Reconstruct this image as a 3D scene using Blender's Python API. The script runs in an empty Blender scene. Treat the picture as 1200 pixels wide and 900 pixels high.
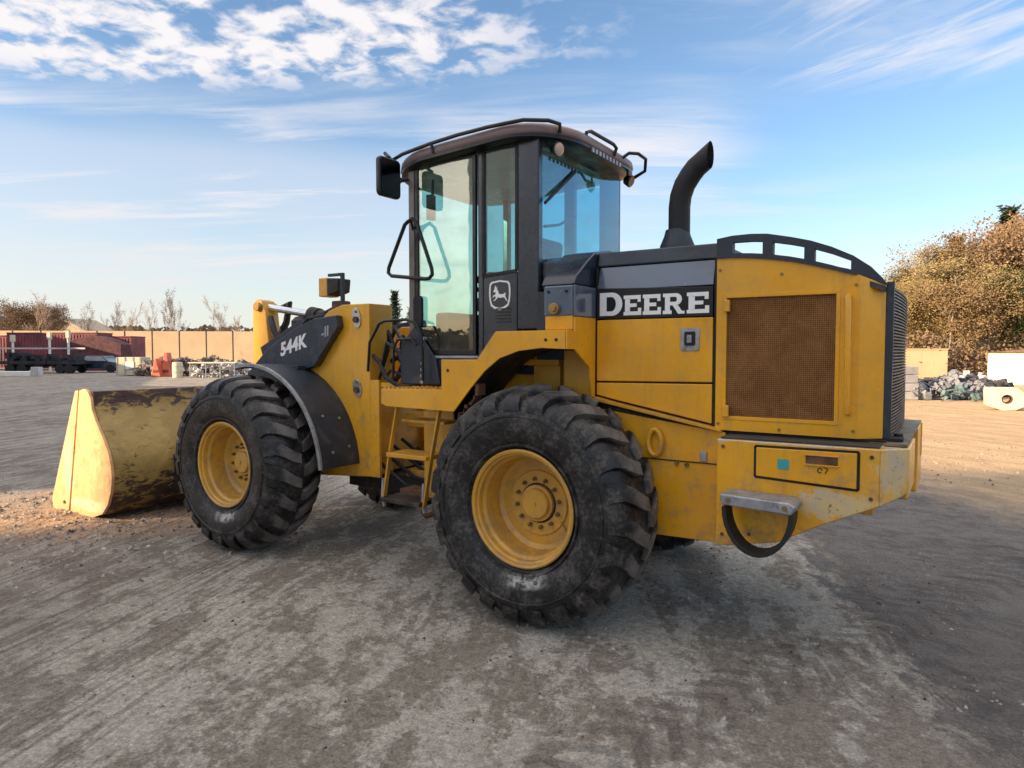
import bpy, math, random
from mathutils import Vector, Matrix, noise
R = math.radians
S = bpy.context.scene
col = S.collection
rnd = random.Random(7)

# ---------------------------------------------------------------- camera, world, sun, exposure
YAW, PITCH = R(33.19), R(2.70)
CAM = Vector((2.153, -3.339, 1.650))
cd = bpy.data.cameras.new('camera'); cam = bpy.data.objects.new('camera', cd); col.objects.link(cam)
cd.sensor_fit = 'HORIZONTAL'; cd.sensor_width = 36; cd.lens = 36*800/1200
cd.clip_start = .05; cd.clip_end = 3000
cam.location = CAM; cam.rotation_euler = (R(90)-PITCH, 0, YAW)
S.camera = cam
S.view_settings.view_transform = 'Standard'; S.view_settings.look = 'None'
S.view_settings.exposure = 1.65; S.view_settings.gamma = 1
SUN_EL = R(17)
AL = Vector((.55, .835, 0)).normalized()          # ground direction the shadows fall in
OF = Vector((AL.y, -AL.x, 0))                     # to the right of it
sd = bpy.data.lights.new('sun', 'SUN'); sun = bpy.data.objects.new('sun', sd); col.objects.link(sun)
sd.energy = 3.5; sd.angle = R(.55); sd.color = (1, .74, .46)
to_sun = Vector((-AL.x*math.cos(SUN_EL), -AL.y*math.cos(SUN_EL), math.sin(SUN_EL)))
sun.rotation_euler = to_sun.to_track_quat('Z', 'Y').to_euler()
sun.location = (0, 0, 30)

W = bpy.data.worlds.new('World'); S.world = W; W.use_nodes = True
class NT:
    """small node-tree helper"""
    def __init__(s, tree): s.t = tree; s.n = tree.nodes; s.l = tree.links
    def add(s, typ, **k):
        nd = s.n.new(typ)
        for a, v in k.items():
            if a.startswith('i_'):
                key = a[2:]; key = int(key) if key.isdigit() else key.replace('_', ' ')
                s.put(nd.inputs[key], v)
            else: setattr(nd, a, v)
        return nd
    def put(s, sock, v):
        if isinstance(v, bpy.types.NodeSocket): s.l.new(v, sock)
        elif isinstance(v, bpy.types.Node): s.l.new(v.outputs[0], sock)
        else:
            if hasattr(sock.default_value, '__len__') and len(sock.default_value) == 4 and len(v) == 3: v = (*v, 1)
            sock.default_value = v
    def math(s, op, a, b=0.0, c=0.0, clamp=False):
        nd = s.n.new('ShaderNodeMath'); nd.operation = op; nd.use_clamp = clamp
        s.put(nd.inputs[0], a); s.put(nd.inputs[1], b); s.put(nd.inputs[2], c); return nd.outputs[0]
    def noise(s, vec, scale, detail=4, rough=.55, dist=0.):
        nd = s.n.new('ShaderNodeTexNoise'); s.put(nd.inputs['Vector'], vec)
        nd.inputs['Scale'].default_value = scale; nd.inputs['Detail'].default_value = detail
        nd.inputs['Roughness'].default_value = rough; nd.inputs['Distortion'].default_value = dist
        return nd.outputs[0]
    def mapping(s, vec, loc=(0,0,0), rot=(0,0,0), sc=(1,1,1)):
        if tuple(rot) != (0,0,0) and tuple(sc) != (1,1,1):          # turn first, stretch afterwards
            vec = s.mapping(vec, loc, rot); loc = rot = (0,0,0)
        nd = s.n.new('ShaderNodeMapping'); s.put(nd.inputs[0], vec)
        nd.inputs[1].default_value = loc; nd.inputs[2].default_value = rot; nd.inputs[3].default_value = sc
        return nd.outputs[0]
    def mix(s, f, a, b, blend='MIX'):
        nd = s.n.new('ShaderNodeMix'); nd.data_type = 'RGBA'; nd.blend_type = blend
        s.put(nd.inputs[0], f); s.put(nd.inputs[6], a); s.put(nd.inputs[7], b); return nd.outputs[2]
    def ramp(s, f, lo, hi, interp='SMOOTHSTEP', a=0., b=1.):
        nd = s.n.new('ShaderNodeMapRange'); nd.interpolation_type = interp
        s.put(nd.inputs[0], f); nd.inputs[1].default_value = lo; nd.inputs[2].default_value = hi
        nd.inputs[3].default_value = a; nd.inputs[4].default_value = b; return nd.outputs[0]

w = NT(W.node_tree); w.n.clear()
sky = w.add('ShaderNodeTexSky', sky_type='NISHITA', sun_disc=False, sun_elevation=SUN_EL,
            sun_rotation=math.atan2(to_sun.x, to_sun.y), altitude=200, air_density=1.0, dust_density=.6, ozone_density=2.0)
tc = w.add('ShaderNodeTexCoord'); sp = w.add('ShaderNodeSeparateXYZ', i_0=tc.outputs['Generated'])
den = w.math('ADD', w.math('MAXIMUM', sp.outputs[2], 0.0), .08)
pl = w.add('ShaderNodeCombineXYZ', i_0=w.math('DIVIDE', sp.outputs[0], den), i_1=w.math('DIVIDE', sp.outputs[1], den)).outputs[0]
# high broken puffs, thin streaks, veil low in the sky
def blob(cx, cy, rx, ry, rot):
    v = w.mapping(w.mapping(pl, loc=(-cx, -cy, 0)), rot=(0, 0, -rot), sc=(1/rx, 1/ry, 1))
    ln = w.add('ShaderNodeVectorMath', operation='LENGTH', i_0=v)
    return w.ramp(ln.outputs['Value'], 1.25, .55)
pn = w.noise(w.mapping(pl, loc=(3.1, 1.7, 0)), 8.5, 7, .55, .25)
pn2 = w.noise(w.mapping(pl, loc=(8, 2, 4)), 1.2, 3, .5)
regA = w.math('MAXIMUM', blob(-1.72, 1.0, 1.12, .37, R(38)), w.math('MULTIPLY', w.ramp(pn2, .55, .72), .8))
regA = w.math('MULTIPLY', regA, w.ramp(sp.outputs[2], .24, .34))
regA = w.math('MAXIMUM', regA, w.ramp(sp.outputs[2], .50, .62, b=1.6))      # unseen cloud deck added overhead to lift the shade
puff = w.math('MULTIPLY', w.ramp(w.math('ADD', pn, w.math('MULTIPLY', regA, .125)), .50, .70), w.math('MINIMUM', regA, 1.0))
st = w.mapping(pl, rot=(0, 0, R(-30)), sc=(.45, 2.0, 1))
sn = w.noise(st, 1.5, 8, .62, .5)
sn2 = w.noise(w.mapping(pl, loc=(1.3, .4, 0)), .5, 3, .5)
regB = w.ramp(w.math('ADD', sn2, w.math('MULTIPLY', blob(-3.4, 2.2, 2.6, 1.7, R(30)), .25)), .46, .66)
streak = w.math('MULTIPLY', w.math('MULTIPLY', w.ramp(sn, .38, .74), regB), .9)
veil = w.math('MULTIPLY', w.ramp(w.math('ADD', sn2, w.math('MULTIPLY', blob(-3.9, 2.0, 3.2, 1.6, R(30)), .35)), .5, .85), .38)
tr = w.mapping(pl, rot=(0, 0, R(24)), sc=(.7, 2.6, 1))
tn = w.noise(tr, 2.4, 8, .62, .6)
cirr = w.math('MULTIPLY', w.math('MULTIPLY', w.ramp(tn, .40, .72), blob(-.02, 2.02, .52, .42, R(10))), .75)
low = w.math('MULTIPLY', w.ramp(w.noise(w.mapping(tc.outputs['Generated'], sc=(1.6, 1.6, 12)), 2.2, 6, .6, .4), .44, .72),
             w.math('MULTIPLY', w.ramp(sp.outputs[2], .02, .08), w.ramp(sp.outputs[2], .25, .15)))
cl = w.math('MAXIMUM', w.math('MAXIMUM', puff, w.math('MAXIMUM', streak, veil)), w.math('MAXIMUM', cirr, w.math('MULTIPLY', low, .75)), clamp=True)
skyc = w.add('ShaderNodeHueSaturation', i_Saturation=1.06, i_Value=.70, i_Color=sky.outputs[0]).outputs[0]
skyc = w.mix(w.ramp(sp.outputs[2], .24, -.03, a=0, b=.85), skyc, (2.55, 2.5, 2.42))
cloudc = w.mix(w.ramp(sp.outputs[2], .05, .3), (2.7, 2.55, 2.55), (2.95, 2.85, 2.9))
cloudc = w.mix(w.ramp(sp.outputs[2], .45, .8), cloudc, (4.6, 4.3, 4.1))  # cloud overhead, out of view, brightened to fill the shade
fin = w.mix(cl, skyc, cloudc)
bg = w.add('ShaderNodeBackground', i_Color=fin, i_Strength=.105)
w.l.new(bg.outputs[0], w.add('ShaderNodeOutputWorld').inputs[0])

# ---------------------------------------------------------------- materials
M = {}
def newmat(name):
    m = bpy.data.materials.new(name); m.use_nodes = True
    t = NT(m.node_tree); b = t.n['Principled BSDF']; M[name] = m
    return m, t, b
def mat(name, c, rough=.5, metal=0., var=.12, sc=3., dirt=None, damt=.0, bump=.0, bsc=60., spec=.5, coat=0.):
    m, t, b = newmat(name)
    co = t.add('ShaderNodeNewGeometry').outputs['Position']
    n1 = t.noise(co, sc, 5, .6)
    base = t.mix(t.ramp(n1, .3, .7), tuple(x*(1-var) for x in c), tuple(min(1, x*(1+var)) for x in c))
    r = t.ramp(t.noise(co, sc*2.3, 4, .6), .3, .7, a=max(.04, rough-.08), b=min(1, rough+.1))
    if dirt:
        n2 = t.noise(co, sc*1.7, 9, .68, .3)
        f = t.math('MULTIPLY', t.ramp(n2, .62-damt*.3, .72), min(1, .35+damt), clamp=True)
        base = t.mix(f, base, dirt); r = t.math('ADD', r, t.math('MULTIPLY', f, .3))
    t.put(b.inputs['Base Color'], base); t.put(b.inputs['Roughness'], r)
    b.inputs['Metallic'].default_value = metal; b.inputs['Specular IOR Level'].default_value = spec
    b.inputs['Coat Weight'].default_value = coat; b.inputs['Coat Roughness'].default_value = .12
    if bump:
        bp = t.add('ShaderNodeBump', i_Strength=bump, i_Distance=.01, i_Height=t.noise(co, bsc, 4, .6))
        t.l.new(bp.outputs[0], b.inputs['Normal'])
    return m
YEL = (.80, .37, .010)
def yellow(name, c=YEL, rough=.34, wear=.5, rust=.25, scrape=None):
    m, t, b = newmat(name)
    co = t.add('ShaderNodeNewGeometry').outputs['Position']
    n1 = t.noise(co, 1.6, 5, .6); n2 = t.noise(co, 9, 9, .7, .4); n3 = t.noise(co, 34, 8, .75)
    base = t.mix(t.ramp(n1, .3, .7), tuple(x*.86 for x in c), tuple(x*1.1 for x in c))
    vst = t.noise(t.mapping(co, sc=(9, 9, .9)), 1.5, 6, .7, .3); fad = t.noise(co, .9, 3, .5)
    base = t.mix(t.math('MULTIPLY', t.ramp(fad, .42, .62), .30*wear), base, (.62, .40, .10))
    base = t.mix(t.math('MULTIPLY', t.ramp(vst, .52, .70), .42*wear), base, (.33, .20, .055))
    scr = t.noise(t.mapping(co, rot=(R(4), R(12), 0), sc=(3, 3, 70)), 3.0, 4, .7, .2)
    base = t.mix(t.math('MULTIPLY', t.ramp(scr, .62, .72), .35*wear), base, (.50, .36, .12))
    dust = t.math('MULTIPLY', t.ramp(n2, .46, .72), .35*wear, clamp=True)
    base = t.mix(dust, base, (.38, .25, .09))
    zz = t.add('ShaderNodeSeparateXYZ', i_0=co).outputs[2]
    mud = t.math('MULTIPLY', t.ramp(t.math('SUBTRACT', n2, t.math('MULTIPLY', zz, .22)), .28, .5), .6*wear, clamp=True)
    base = t.mix(mud, base, (.23, .16, .09))
    chip = t.math('MULTIPLY', t.ramp(n3, .66, .70), t.ramp(n2, .5, .6))
    chip = t.math('MULTIPLY', chip, rust, clamp=True)
    base = t.mix(chip, base, (.07, .035, .02))
    if scrape:
        for (p_, r_) in scrape:
            sv = t.add('ShaderNodeVectorMath', operation='DIVIDE', i_0=t.add('ShaderNodeVectorMath', operation='SUBTRACT', i_0=co, i_1=p_), i_1=r_)
            ln = t.add('ShaderNodeVectorMath', operation='LENGTH', i_0=sv)
            sf = t.math('MULTIPLY', t.ramp(t.math('ADD', ln.outputs['Value'], t.math('MULTIPLY', t.math('SUBTRACT', n3, .5), 3.0)), 1.15, .75), .85, clamp=True)
            base = t.mix(sf, base, t.mix(t.ramp(n2, .4, .6), (.62, .47, .22), (.50, .44, .33)))
            base = t.mix(t.math('MULTIPLY', sf, t.ramp(n3, .56, .64)), base, (.09, .06, .04))
    t.put(b.inputs['Base Color'], base)
    t.put(b.inputs['Roughness'], t.math('ADD', t.ramp(n2, .3, .7, a=rough-.14, b=rough+.10), t.math('MULTIPLY', mud, .3)))
    b.inputs['Coat Weight'].default_value = .3; b.inputs['Coat Roughness'].default_value = .12
    bp = t.add('ShaderNodeBump', i_Strength=.12, i_Distance=.01, i_Height=t.noise(co, 3.2, 2, .5))
    t.l.new(bp.outputs[0], b.inputs['Normal'])
    return m
yellow('yellow_paint', wear=.75, rust=.5); yellow('yellow_worn', c=(.62, .30, .014), wear=1.1, rust=1., rough=.45)
yellow('counterweight_paint', wear=.9, rust=1., rough=.42, scrape=(((1.66, .285, .90), (.20, .5, .075)), ((1.91, .37, 1.10), (.09, .13, .16)), ((1.11, .28, 1.19), (.05, .3, .02)), ((1.45, .28, 1.19), (.4, .1, .012))))
yellow('rim_paint', (.62, .31, .03), .4, .75, .7)
yellow('bucket_side_paint', (.82, .45, .20), .6, .7, .5, scrape=(((-4.95, -.05, .14), (.5, .1, .06)), ((-5.35, -.05, .5), (.10, .1, .35))))
mat('charcoal', (.018, .027, .043), .28, var=.2, dirt=(.09, .08, .07), damt=.15, coat=.35)
mat('charcoal_matte', (.022, .030, .043), .5, var=.2, dirt=(.12, .10, .08), damt=.35, bump=.2, bsc=90)
mat('cowl_sky_sheen', (.07, .10, .15), .16, var=.15, coat=1., dirt=(.12, .12, .12), damt=.2)  # charcoal lightened and blued to stand in for reflected sky
mat('black_strip', (.006, .006, .007), .35)
mat('black_rubber', (.010, .010, .011), .6, bump=.3)
mat('dark_frame', (.018, .016, .015), .6, var=.4, dirt=(.12, .08, .05), damt=.5, bump=.5, bsc=30)
mat('rusty_iron', (.12, .055, .03), .8, var=.4, sc=9, bump=.6, bsc=40)
mat('roof_paint', (.22, .15, .145), .45, var=.12, dirt=(.3, .25, .2), damt=.2)
mat('white_decal', (.82, .82, .80), .5, var=.04)
mat('pale_letter', (.36, .37, .38), .5)
mat('tread_dirty', (.20, .17, .12), .6, .2, var=.4, sc=9, bump=.4)
mat('silver', (.55, .56, .58), .3, .9, dirt=(.1, .08, .06), damt=.3)
mat('zinc', (.34, .35, .37), .45, .5, var=.25, sc=12, dirt=(.08, .07, .06), damt=.4)
mat('nut_metal', (.25, .18, .08), .45, .6, dirt=(.1, .06, .03), damt=.4)
mat('seam_black', (.012, .008, .006), .7)
mat('teal_sticker', (.04, .32, .34), .4, var=.1)
mat('red_reflector', (.6, .04, .02), .25)
mat('amber_lens', (.75, .38, .06), .25, spec=.7)
mat('seat_fabric', (.045, .05, .055), .85, bump=.4)
mat('chrome_rod', (.75, .75, .76), .12, 1.)
mat('brass_cap', (.35, .22, .08), .4, .6)
mat('mirror_face', (.10, .10, .11), .06, 1.)
mat('lamp_lens', (.55, .5, .5), .12, .6)
# brown dust screen: fine holes
m, t, b = newmat('brown_screen')
co = t.add('ShaderNodeNewGeometry').outputs['Position']
vz = t.add('ShaderNodeTexVoronoi', i_Vector=t.mapping(co, sc=(1, 0, 1)), i_Scale=95.)
vz.inputs['Randomness'].default_value = .15
hole = t.ramp(vz.outputs['Distance'], .33, .22)
cn = t.mix(t.ramp(t.noise(co, 5, 9, .75, .3), .36, .66), (.20, .085, .027), (.30, .145, .052))
t.put(b.inputs['Base Color'], t.mix(t.math('MULTIPLY', hole, .88), cn, (.02, .010, .006)))
b.inputs['Roughness'].default_value = .85; b.inputs['Specular IOR Level'].default_value = .15
bp = t.add('ShaderNodeBump', i_Strength=.8, i_Distance=.004, i_Height=t.math('SUBTRACT', 1.0, hole)); t.l.new(bp.outputs[0], b.inputs['Normal'])
# tyre rubber, dusty, with dried white splash below the rim
m, t, b = newmat('tyre_rubber')
oc = t.add('ShaderNodeTexCoord').outputs['Object']
wp = t.add('ShaderNodeNewGeometry').outputs['Position']
n1 = t.noise(wp, 7, 8, .7, .3); n2 = t.noise(wp, 40, 6, .7)
base = t.mix(t.ramp(n1, .42, .68), (.006, .0065, .008), (.024, .024, .027))
base = t.mix(t.math('MULTIPLY', t.ramp(t.math('ADD', t.math('MULTIPLY', n1, .5), t.math('MULTIPLY', n2, .5)), .47, .62), .6), base, (.13, .11, .09))
sp3 = t.add('ShaderNodeSeparateXYZ', i_0=oc)
rad = t.math('SQRT', t.math('ADD', t.math('POWER', sp3.outputs[0], 2.0), t.math('POWER', sp3.outputs[2], 2.0)))
base = t.mix(t.math('MULTIPLY', t.ramp(rad, .69, .725), t.ramp(n1, .3, .6, a=.25, b=.85)), base, (.17, .155, .145))
bd = t.math('ABSOLUTE', t.math('SUBTRACT', rad, .428))
ang_ = t.math('ABSOLUTE', t.math('SUBTRACT', sp3.outputs[0], .055))
spl = t.math('MULTIPLY', t.math('MULTIPLY', t.ramp(bd, .052, .018), t.ramp(ang_, .17, .07)), t.ramp(t.noise(wp, 19, 9, .78, .8), .40, .56))
spl = t.math('MULTIPLY', spl, t.ramp(sp3.outputs[2], -.30, -.36))
base = t.mix(t.math('MULTIPLY', spl, .8), base, (.5, .48, .45))
t.put(b.inputs['Base Color'], base)
t.put(b.inputs['Roughness'], t.ramp(n1, .35, .7, a=.32, b=.72))
bp = t.add('ShaderNodeBump', i_Strength=.5, i_Distance=.012, i_Height=t.noise(wp, 28, 7, .65))
t.l.new(bp.outputs[0], b.inputs['Normal'])
# bucket shell: old paint, grime, dents
m, t, b = newmat('bucket_shell_paint')
co = t.add('ShaderNodeNewGeometry').outputs['Position']
n1 = t.noise(co, 2.6, 8, .7, .5); n2 = t.noise(t.mapping(co, sc=(1, 1, 2.5)), 5, 10, .75, .8)
base = t.mix(t.ramp(n1, .35, .65), (.30, .20, .055), (.42, .29, .09))
vy = t.add('ShaderNodeSeparateXYZ', i_0=co).outputs[2]
topd = t.math('ADD', n2, t.math('ADD', t.ramp(vy, .98, 1.2, a=0, b=.16), t.ramp(vy, .62, .3, a=0, b=.16)))
base = t.mix(t.ramp(topd, .56, .66), base, (.05, .025, .02))
t.put(b.inputs['Base Color'], base); b.inputs['Roughness'].default_value = .55
bp = t.add('ShaderNodeBump', i_Strength=.7, i_Distance=.03, i_Height=t.noise(co, 6, 6, .6))
t.l.new(bp.outputs[0], b.inputs['Normal'])
# glass
def glass(name, tint, refl=1.0, rc=(1, 1, 1), dust=1.0):
    m = bpy.data.materials.new(name); m.use_nodes = True; M[name] = m
    t = NT(m.node_tree); t.n.clear()
    tb = t.add('ShaderNodeBsdfTransparent', i_Color=tint)
    gl = t.add('ShaderNodeBsdfGlossy', i_Roughness=.015, i_Color=rc)
    gg = t.add('ShaderNodeNewGeometry')
    bp = t.add('ShaderNodeBump', i_Strength=.05, i_Distance=.01, i_Height=t.noise(gg.outputs['Position'], 3.0, 2, .5))
    t.l.new(bp.outputs[0], gl.inputs['Normal'])
    fr = t.add('ShaderNodeFresnel', i_IOR=1.55)
    f = t.math('MULTIPLY', t.math('ADD', fr.outputs[0], .04), refl, clamp=True)
    f = t.math('MULTIPLY', f, t.math('SUBTRACT', 1.0, gg.outputs['Backfacing']))
    mx = t.add('ShaderNodeMixShader', i_0=f); t.l.new(tb.outputs[0], mx.inputs[1]); t.l.new(gl.outputs[0], mx.inputs[2])
    dr = t.add('ShaderNodeBsdfDiffuse', i_Color=(.55, .5, .4))
    m2 = t.add('ShaderNodeMixShader', i_0=t.ramp(t.noise(gg.outputs['Position'], 5, 7, .65), .4, .8, a=.02*dust, b=.12*dust))
    t.l.new(mx.outputs[0], m2.inputs[1]); t.l.new(dr.outputs[0], m2.inputs[2])
    t.l.new(m2.outputs[0], t.add('ShaderNodeOutputMaterial').inputs[0])
glass('door_glass', (.80, .92, .86), 1.5, (1, .98, .86))
glass('rear_glass', (.42, .72, .82), 1.5, (.62, .84, 1), .6)
glass('far_glass', (.72, .93, .93), .3, (1, 1, 1), 1.5)
glass('window_glass', (.55, .82, .84), 2.0)

# ---------------------------------------------------------------- mesh helpers
class MB:
    def __init__(s): s.v = []; s.f = []
    def q(s, vs, fs):
        o = len(s.v); s.v += [tuple(x) for x in vs]; s.f += [tuple(i+o for i in f) for f in fs]; return s
    def box(s, x0, x1, y0, y1, z0, z1):
        return s.q([(x, y, z) for x in (x0, x1) for y in (y0, y1) for z in (z0, z1)],
                   [(0,1,3,2), (4,6,7,5), (0,4,5,1), (2,3,7,6), (0,2,6,4), (1,5,7,3)])
    def prism(s, pts, a0, a1, ax='Y'):
        """outline extruded along an axis; pts are (x,z) for Y, (x,y) for Z, (y,z) for X"""
        mk = {'Y': lambda p, a: (p[0], a, p[1]), 'Z': lambda p, a: (p[0], p[1], a), 'X': lambda p, a: (a, p[0], p[1])}[ax]
        ar = sum(pts[i][0]*pts[(i+1) % len(pts)][1]-pts[(i+1) % len(pts)][0]*pts[i][1] for i in range(len(pts)))
        P = list(pts) if (ar > 0) != (ax == 'Y') else list(pts)[::-1]
        n = len(P); lo, hi = min(a0, a1), max(a0, a1)
        return s.q([mk(p, lo) for p in P]+[mk(p, hi) for p in P],
                   [tuple(range(n))[::-1], tuple(range(n, 2*n))]+[(i, (i+1) % n, n+(i+1) % n, n+i) for i in range(n)])
    def tube(s, path, r, n=8, closed=False, r1=None):
        P = [Vector(p) for p in path]; k = len(P); rings = []; up = None
        for i, p in enumerate(P):
            a = P[(i-1) % k] if (i or closed) else p; b = P[(i+1) % k] if (i < k-1 or closed) else p
            d = (b-a).normalized()
            if up is None:
                up = Vector((0, 0, 1)) if abs(d.z) < .9 else Vector((1, 0, 0))
            u = (up-d*up.dot(d)).normalized(); v = d.cross(u); up = u
            rr = r if r1 is None else r+(r1-r)*i/max(1, k-1)
            rings.append([p+(u*math.cos(2*math.pi*j/n)+v*math.sin(2*math.pi*j/n))*rr for j in range(n)])
        fs = []
        for i in range(k if closed else k-1):
            a, b = i*n, ((i+1) % k)*n
            fs += [(a+j, a+(j+1) % n, b+(j+1) % n, b+j) for j in range(n)]
        if not closed: fs += [tuple(range(n))[::-1], tuple(range((k-1)*n, k*n))]
        return s.q([x for rg in rings for x in rg], fs)
    def cyl(s, p0, p1, r, n=16, r1=None): return s.tube([p0, p1], r, n, r1=r1)
    def beam(s, p0, p1, wd, ht, up=(0, 0, 1)):
        p0, p1 = Vector(p0), Vector(p1); d = (p1-p0).normalized(); upv = Vector(up)
        u = (upv-d*upv.dot(d)).normalized()*ht/2; v = d.cross(u.normalized())*wd/2
        return s.q([p+a*u+b*v for p in (p0, p1) for a, b in ((-1,-1), (1,-1), (1,1), (-1,1))],
                   [(0,1,2,3), (7,6,5,4), (0,4,5,1), (1,5,6,2), (2,6,7,3), (3,7,4,0)])
    def lathe(s, prof, c, n=48, ax='Y'):
        """prof: (radius, offset along axis)"""
        c = Vector(c); k = len(prof); vs = []
        for r, y in prof:
            for j in range(n):
                a = 2*math.pi*j/n
                d = (r*math.cos(a), y, r*math.sin(a)) if ax == 'Y' else (r*math.cos(a), r*math.sin(a), y) if ax == 'Z' else (y, r*math.cos(a), r*math.sin(a))
                vs.append(c+Vector(d))
        fs = [(i*n+j, i*n+(j+1) % n, (i+1)*n+(j+1) % n, (i+1)*n+j) for i in range(k-1) for j in range(n)]
        return s.q(vs, fs)
    def blob(s, c, rx, ry, rz, n=8, m=5, jit=0., rg=rnd):
        vs = []; fs = []
        for i in range(m+1):
            th = math.pi*i/m
            for j in range(n):
                a = 2*math.pi*j/n; k = 1+rg.uniform(-jit, jit)
                vs.append((c[0]+rx*math.sin(th)*math.cos(a)*k, c[1]+ry*math.sin(th)*math.sin(a)*k, c[2]+rz*math.cos(th)*k))
        for i in range(m):
            for j in range(n): fs.append((i*n+j, (i+1)*n+j, (i+1)*n+(j+1) % n, i*n+(j+1) % n))
        return s.q(vs, fs)
WO = {}
def link(o, parent, wo):
    col.objects.link(o); WO[o] = Vector(wo)
    if parent is not None: o.parent = parent; o.location = Vector(wo)-WO[parent]
    else: o.location = Vector(wo)
def build(mb, name, m, parent=None, bevel=0., smooth=35, origin=None, mesh=None, seg=2, label=None):
    if origin is None:
        xs, ys, zs = zip(*mb.v); origin = ((min(xs)+max(xs))/2, (min(ys)+max(ys))/2, (min(zs)+max(zs))/2 if parent else min(zs))
    og = Vector(origin)
    me = bpy.data.meshes.new(name)
    me.from_pydata([tuple(Vector(v)-og) for v in mb.v], [], mb.f); me.validate(); me.update()
    import bmesh
    bm = bmesh.new(); bm.from_mesh(me); bmesh.ops.recalc_face_normals(bm, faces=bm.faces); bm.to_mesh(me); bm.free()
    me.materials.append(M[m])
    if smooth:
        me.shade_smooth(); me.set_sharp_from_angle(angle=R(smooth))
    o = bpy.data.objects.new(name, me); link(o, parent, og)
    if bevel:
        b = o.modifiers.new('bevel', 'BEVEL'); b.width = bevel; b.segments = seg; b.limit_method = 'ANGLE'; b.angle_limit = R(35)
        b.harden_normals = True
    if label: o['label'] = label
    return o
def tag(o, label=None, cat=None, group=None, kind=None):
    for k, v in (('label', label), ('category', cat), ('group', group), ('kind', kind)):
        if v: o[k] = v
    return o
def empty(name, loc, label=None, cat=None, group=None):
    o = bpy.data.objects.new(name, None); o.empty_display_size = .3; link(o, None, loc)
    return tag(o, label, cat, group)
def copy_tree(o, loc=None, parent=None, rz=None, sc=None):
    c = o.copy(); col.objects.link(c); c.parent = parent
    if loc is not None: c.location = loc
    if rz is not None: c.rotation_euler[2] = rz
    if sc is not None: c.scale = (sc, sc, sc)
    for ch in o.children: copy_tree(ch, parent=c)
    return c
def text_mb(txt, size, shear=0., extrude=.002, offset=0., spacing=1.):
    cu = bpy.data.curves.new('t', 'FONT'); cu.body = txt; cu.size = size; cu.shear = shear
    cu.extrude = extrude; cu.offset = offset; cu.space_character = spacing; cu.resolution_u = 4
    o = bpy.data.objects.new('t', cu); col.objects.link(o)
    dg = bpy.context.evaluated_depsgraph_get(); me = bpy.data.meshes.new_from_object(o.evaluated_get(dg))
    vs = [tuple(v.co) for v in me.vertices]; fs = [tuple(p.vertices) for p in me.polygons]
    bpy.data.objects.remove(o); bpy.data.curves.remove(cu); bpy.data.meshes.remove(me)
    return vs, fs
def arc(cx, cz, r, a0, a1, n, rz=None):
    rz = rz or r
    return [(cx+r*math.cos(R(a0+(a1-a0)*i/n)), cz+rz*math.sin(R(a0+(a1-a0)*i/n))) for i in range(n+1)]
def rrect(x0, x1, z0, z1, r, n=4):
    return arc(x1-r, z1-r, r, 0, 90, n)+arc(x0+r, z1-r, r, 90, 180, n)+arc(x0+r, z0+r, r, 180, 270, n)+arc(x1-r, z0+r, r, 270, 360, n)
def site(u, depth, z=0.):
    """a place on the yard from its bearing (photo column) and its distance ahead of the camera, metres"""
    f = Vector((-math.sin(YAW), math.cos(YAW), 0)); r = Vector((math.cos(YAW), math.sin(YAW), 0))
    p = CAM+f*depth+r*((u-600)/800*depth); return Vector((p.x, p.y, z))

# ---------------------------------------------------------------- ground
m, t, b = newmat('yard_ground')
co = t.add('ShaderNodeNewGeometry').outputs['Position']
xyz = t.add('ShaderNodeSeparateXYZ', i_0=co)
dirn = R(115)
stv = t.mapping(co, rot=(0, 0, -dirn), sc=(.35, 1.3, 1))
big = t.noise(stv, .9, 9, .62, .6)
med = t.noise(t.mapping(co, rot=(0, 0, -dirn), sc=(.6, 1.2, 1)), 3.4, 10, .68, .5)
fine = t.noise(co, 26, 9, .72); grit = t.noise(co, 120, 4, .7)
conc = t.mix(t.ramp(fine, .35, .68), (.39, .355, .305), (.64, .59, .51))
dirt = t.mix(t.ramp(fine, .35, .65), (.205, .174, .138), (.345, .298, .245))
mid = t.noise(co, 11, 10, .74, .3)
patch = t.ramp(t.math('ADD', t.math('ADD', t.math('MULTIPLY', big, .40), t.math('MULTIPLY', med, .35)), t.math('MULTIPLY', mid, .25)), .475, .525)
g = t.mix(patch, dirt, conc)
# dark asphalt apron at the right rear of the machine, ragged edge
edge = t.math('ADD', t.math('ADD', t.math('MULTIPLY', xyz.outputs[0], 1.0), t.math('MULTIPLY', xyz.outputs[1], .42)), -2.28)
edge = t.math('ADD', edge, t.math('MULTIPLY', t.math('SUBTRACT', med, .5), 1.5))
apron = t.ramp(edge, -.06, .1)
apn = t.noise(t.mapping(co, rot=(0, 0, R(15)), sc=(.8, 1.25, 1)), 5, 12, .80, .6)
aph = t.mix(t.ramp(apn, .36, .62), (.085, .071, .063), (.205, .180, .162))
aph = t.mix(t.math('MULTIPLY', t.ramp(t.noise(co, 1.1, 6, .65, .6), .45, .6), .55), aph, (.21, .185, .165))
g = t.mix(apron, g, aph)
# rough brown tracked ground at the left front
lf = t.math('ADD', t.math('MULTIPLY', xyz.outputs[0], -.8), t.math('MULTIPLY', xyz.outputs[1], -.55))
lf = t.math('ADD', lf, t.math('MULTIPLY', t.math('SUBTRACT', big, .5), 2.2))
lfm = t.ramp(lf, 1.8, 3.3, a=0, b=.62)
g = t.mix(lfm, g, t.mix(t.ramp(med, .4, .6), (.14, .108, .09), (.25, .21, .18)))
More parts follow.
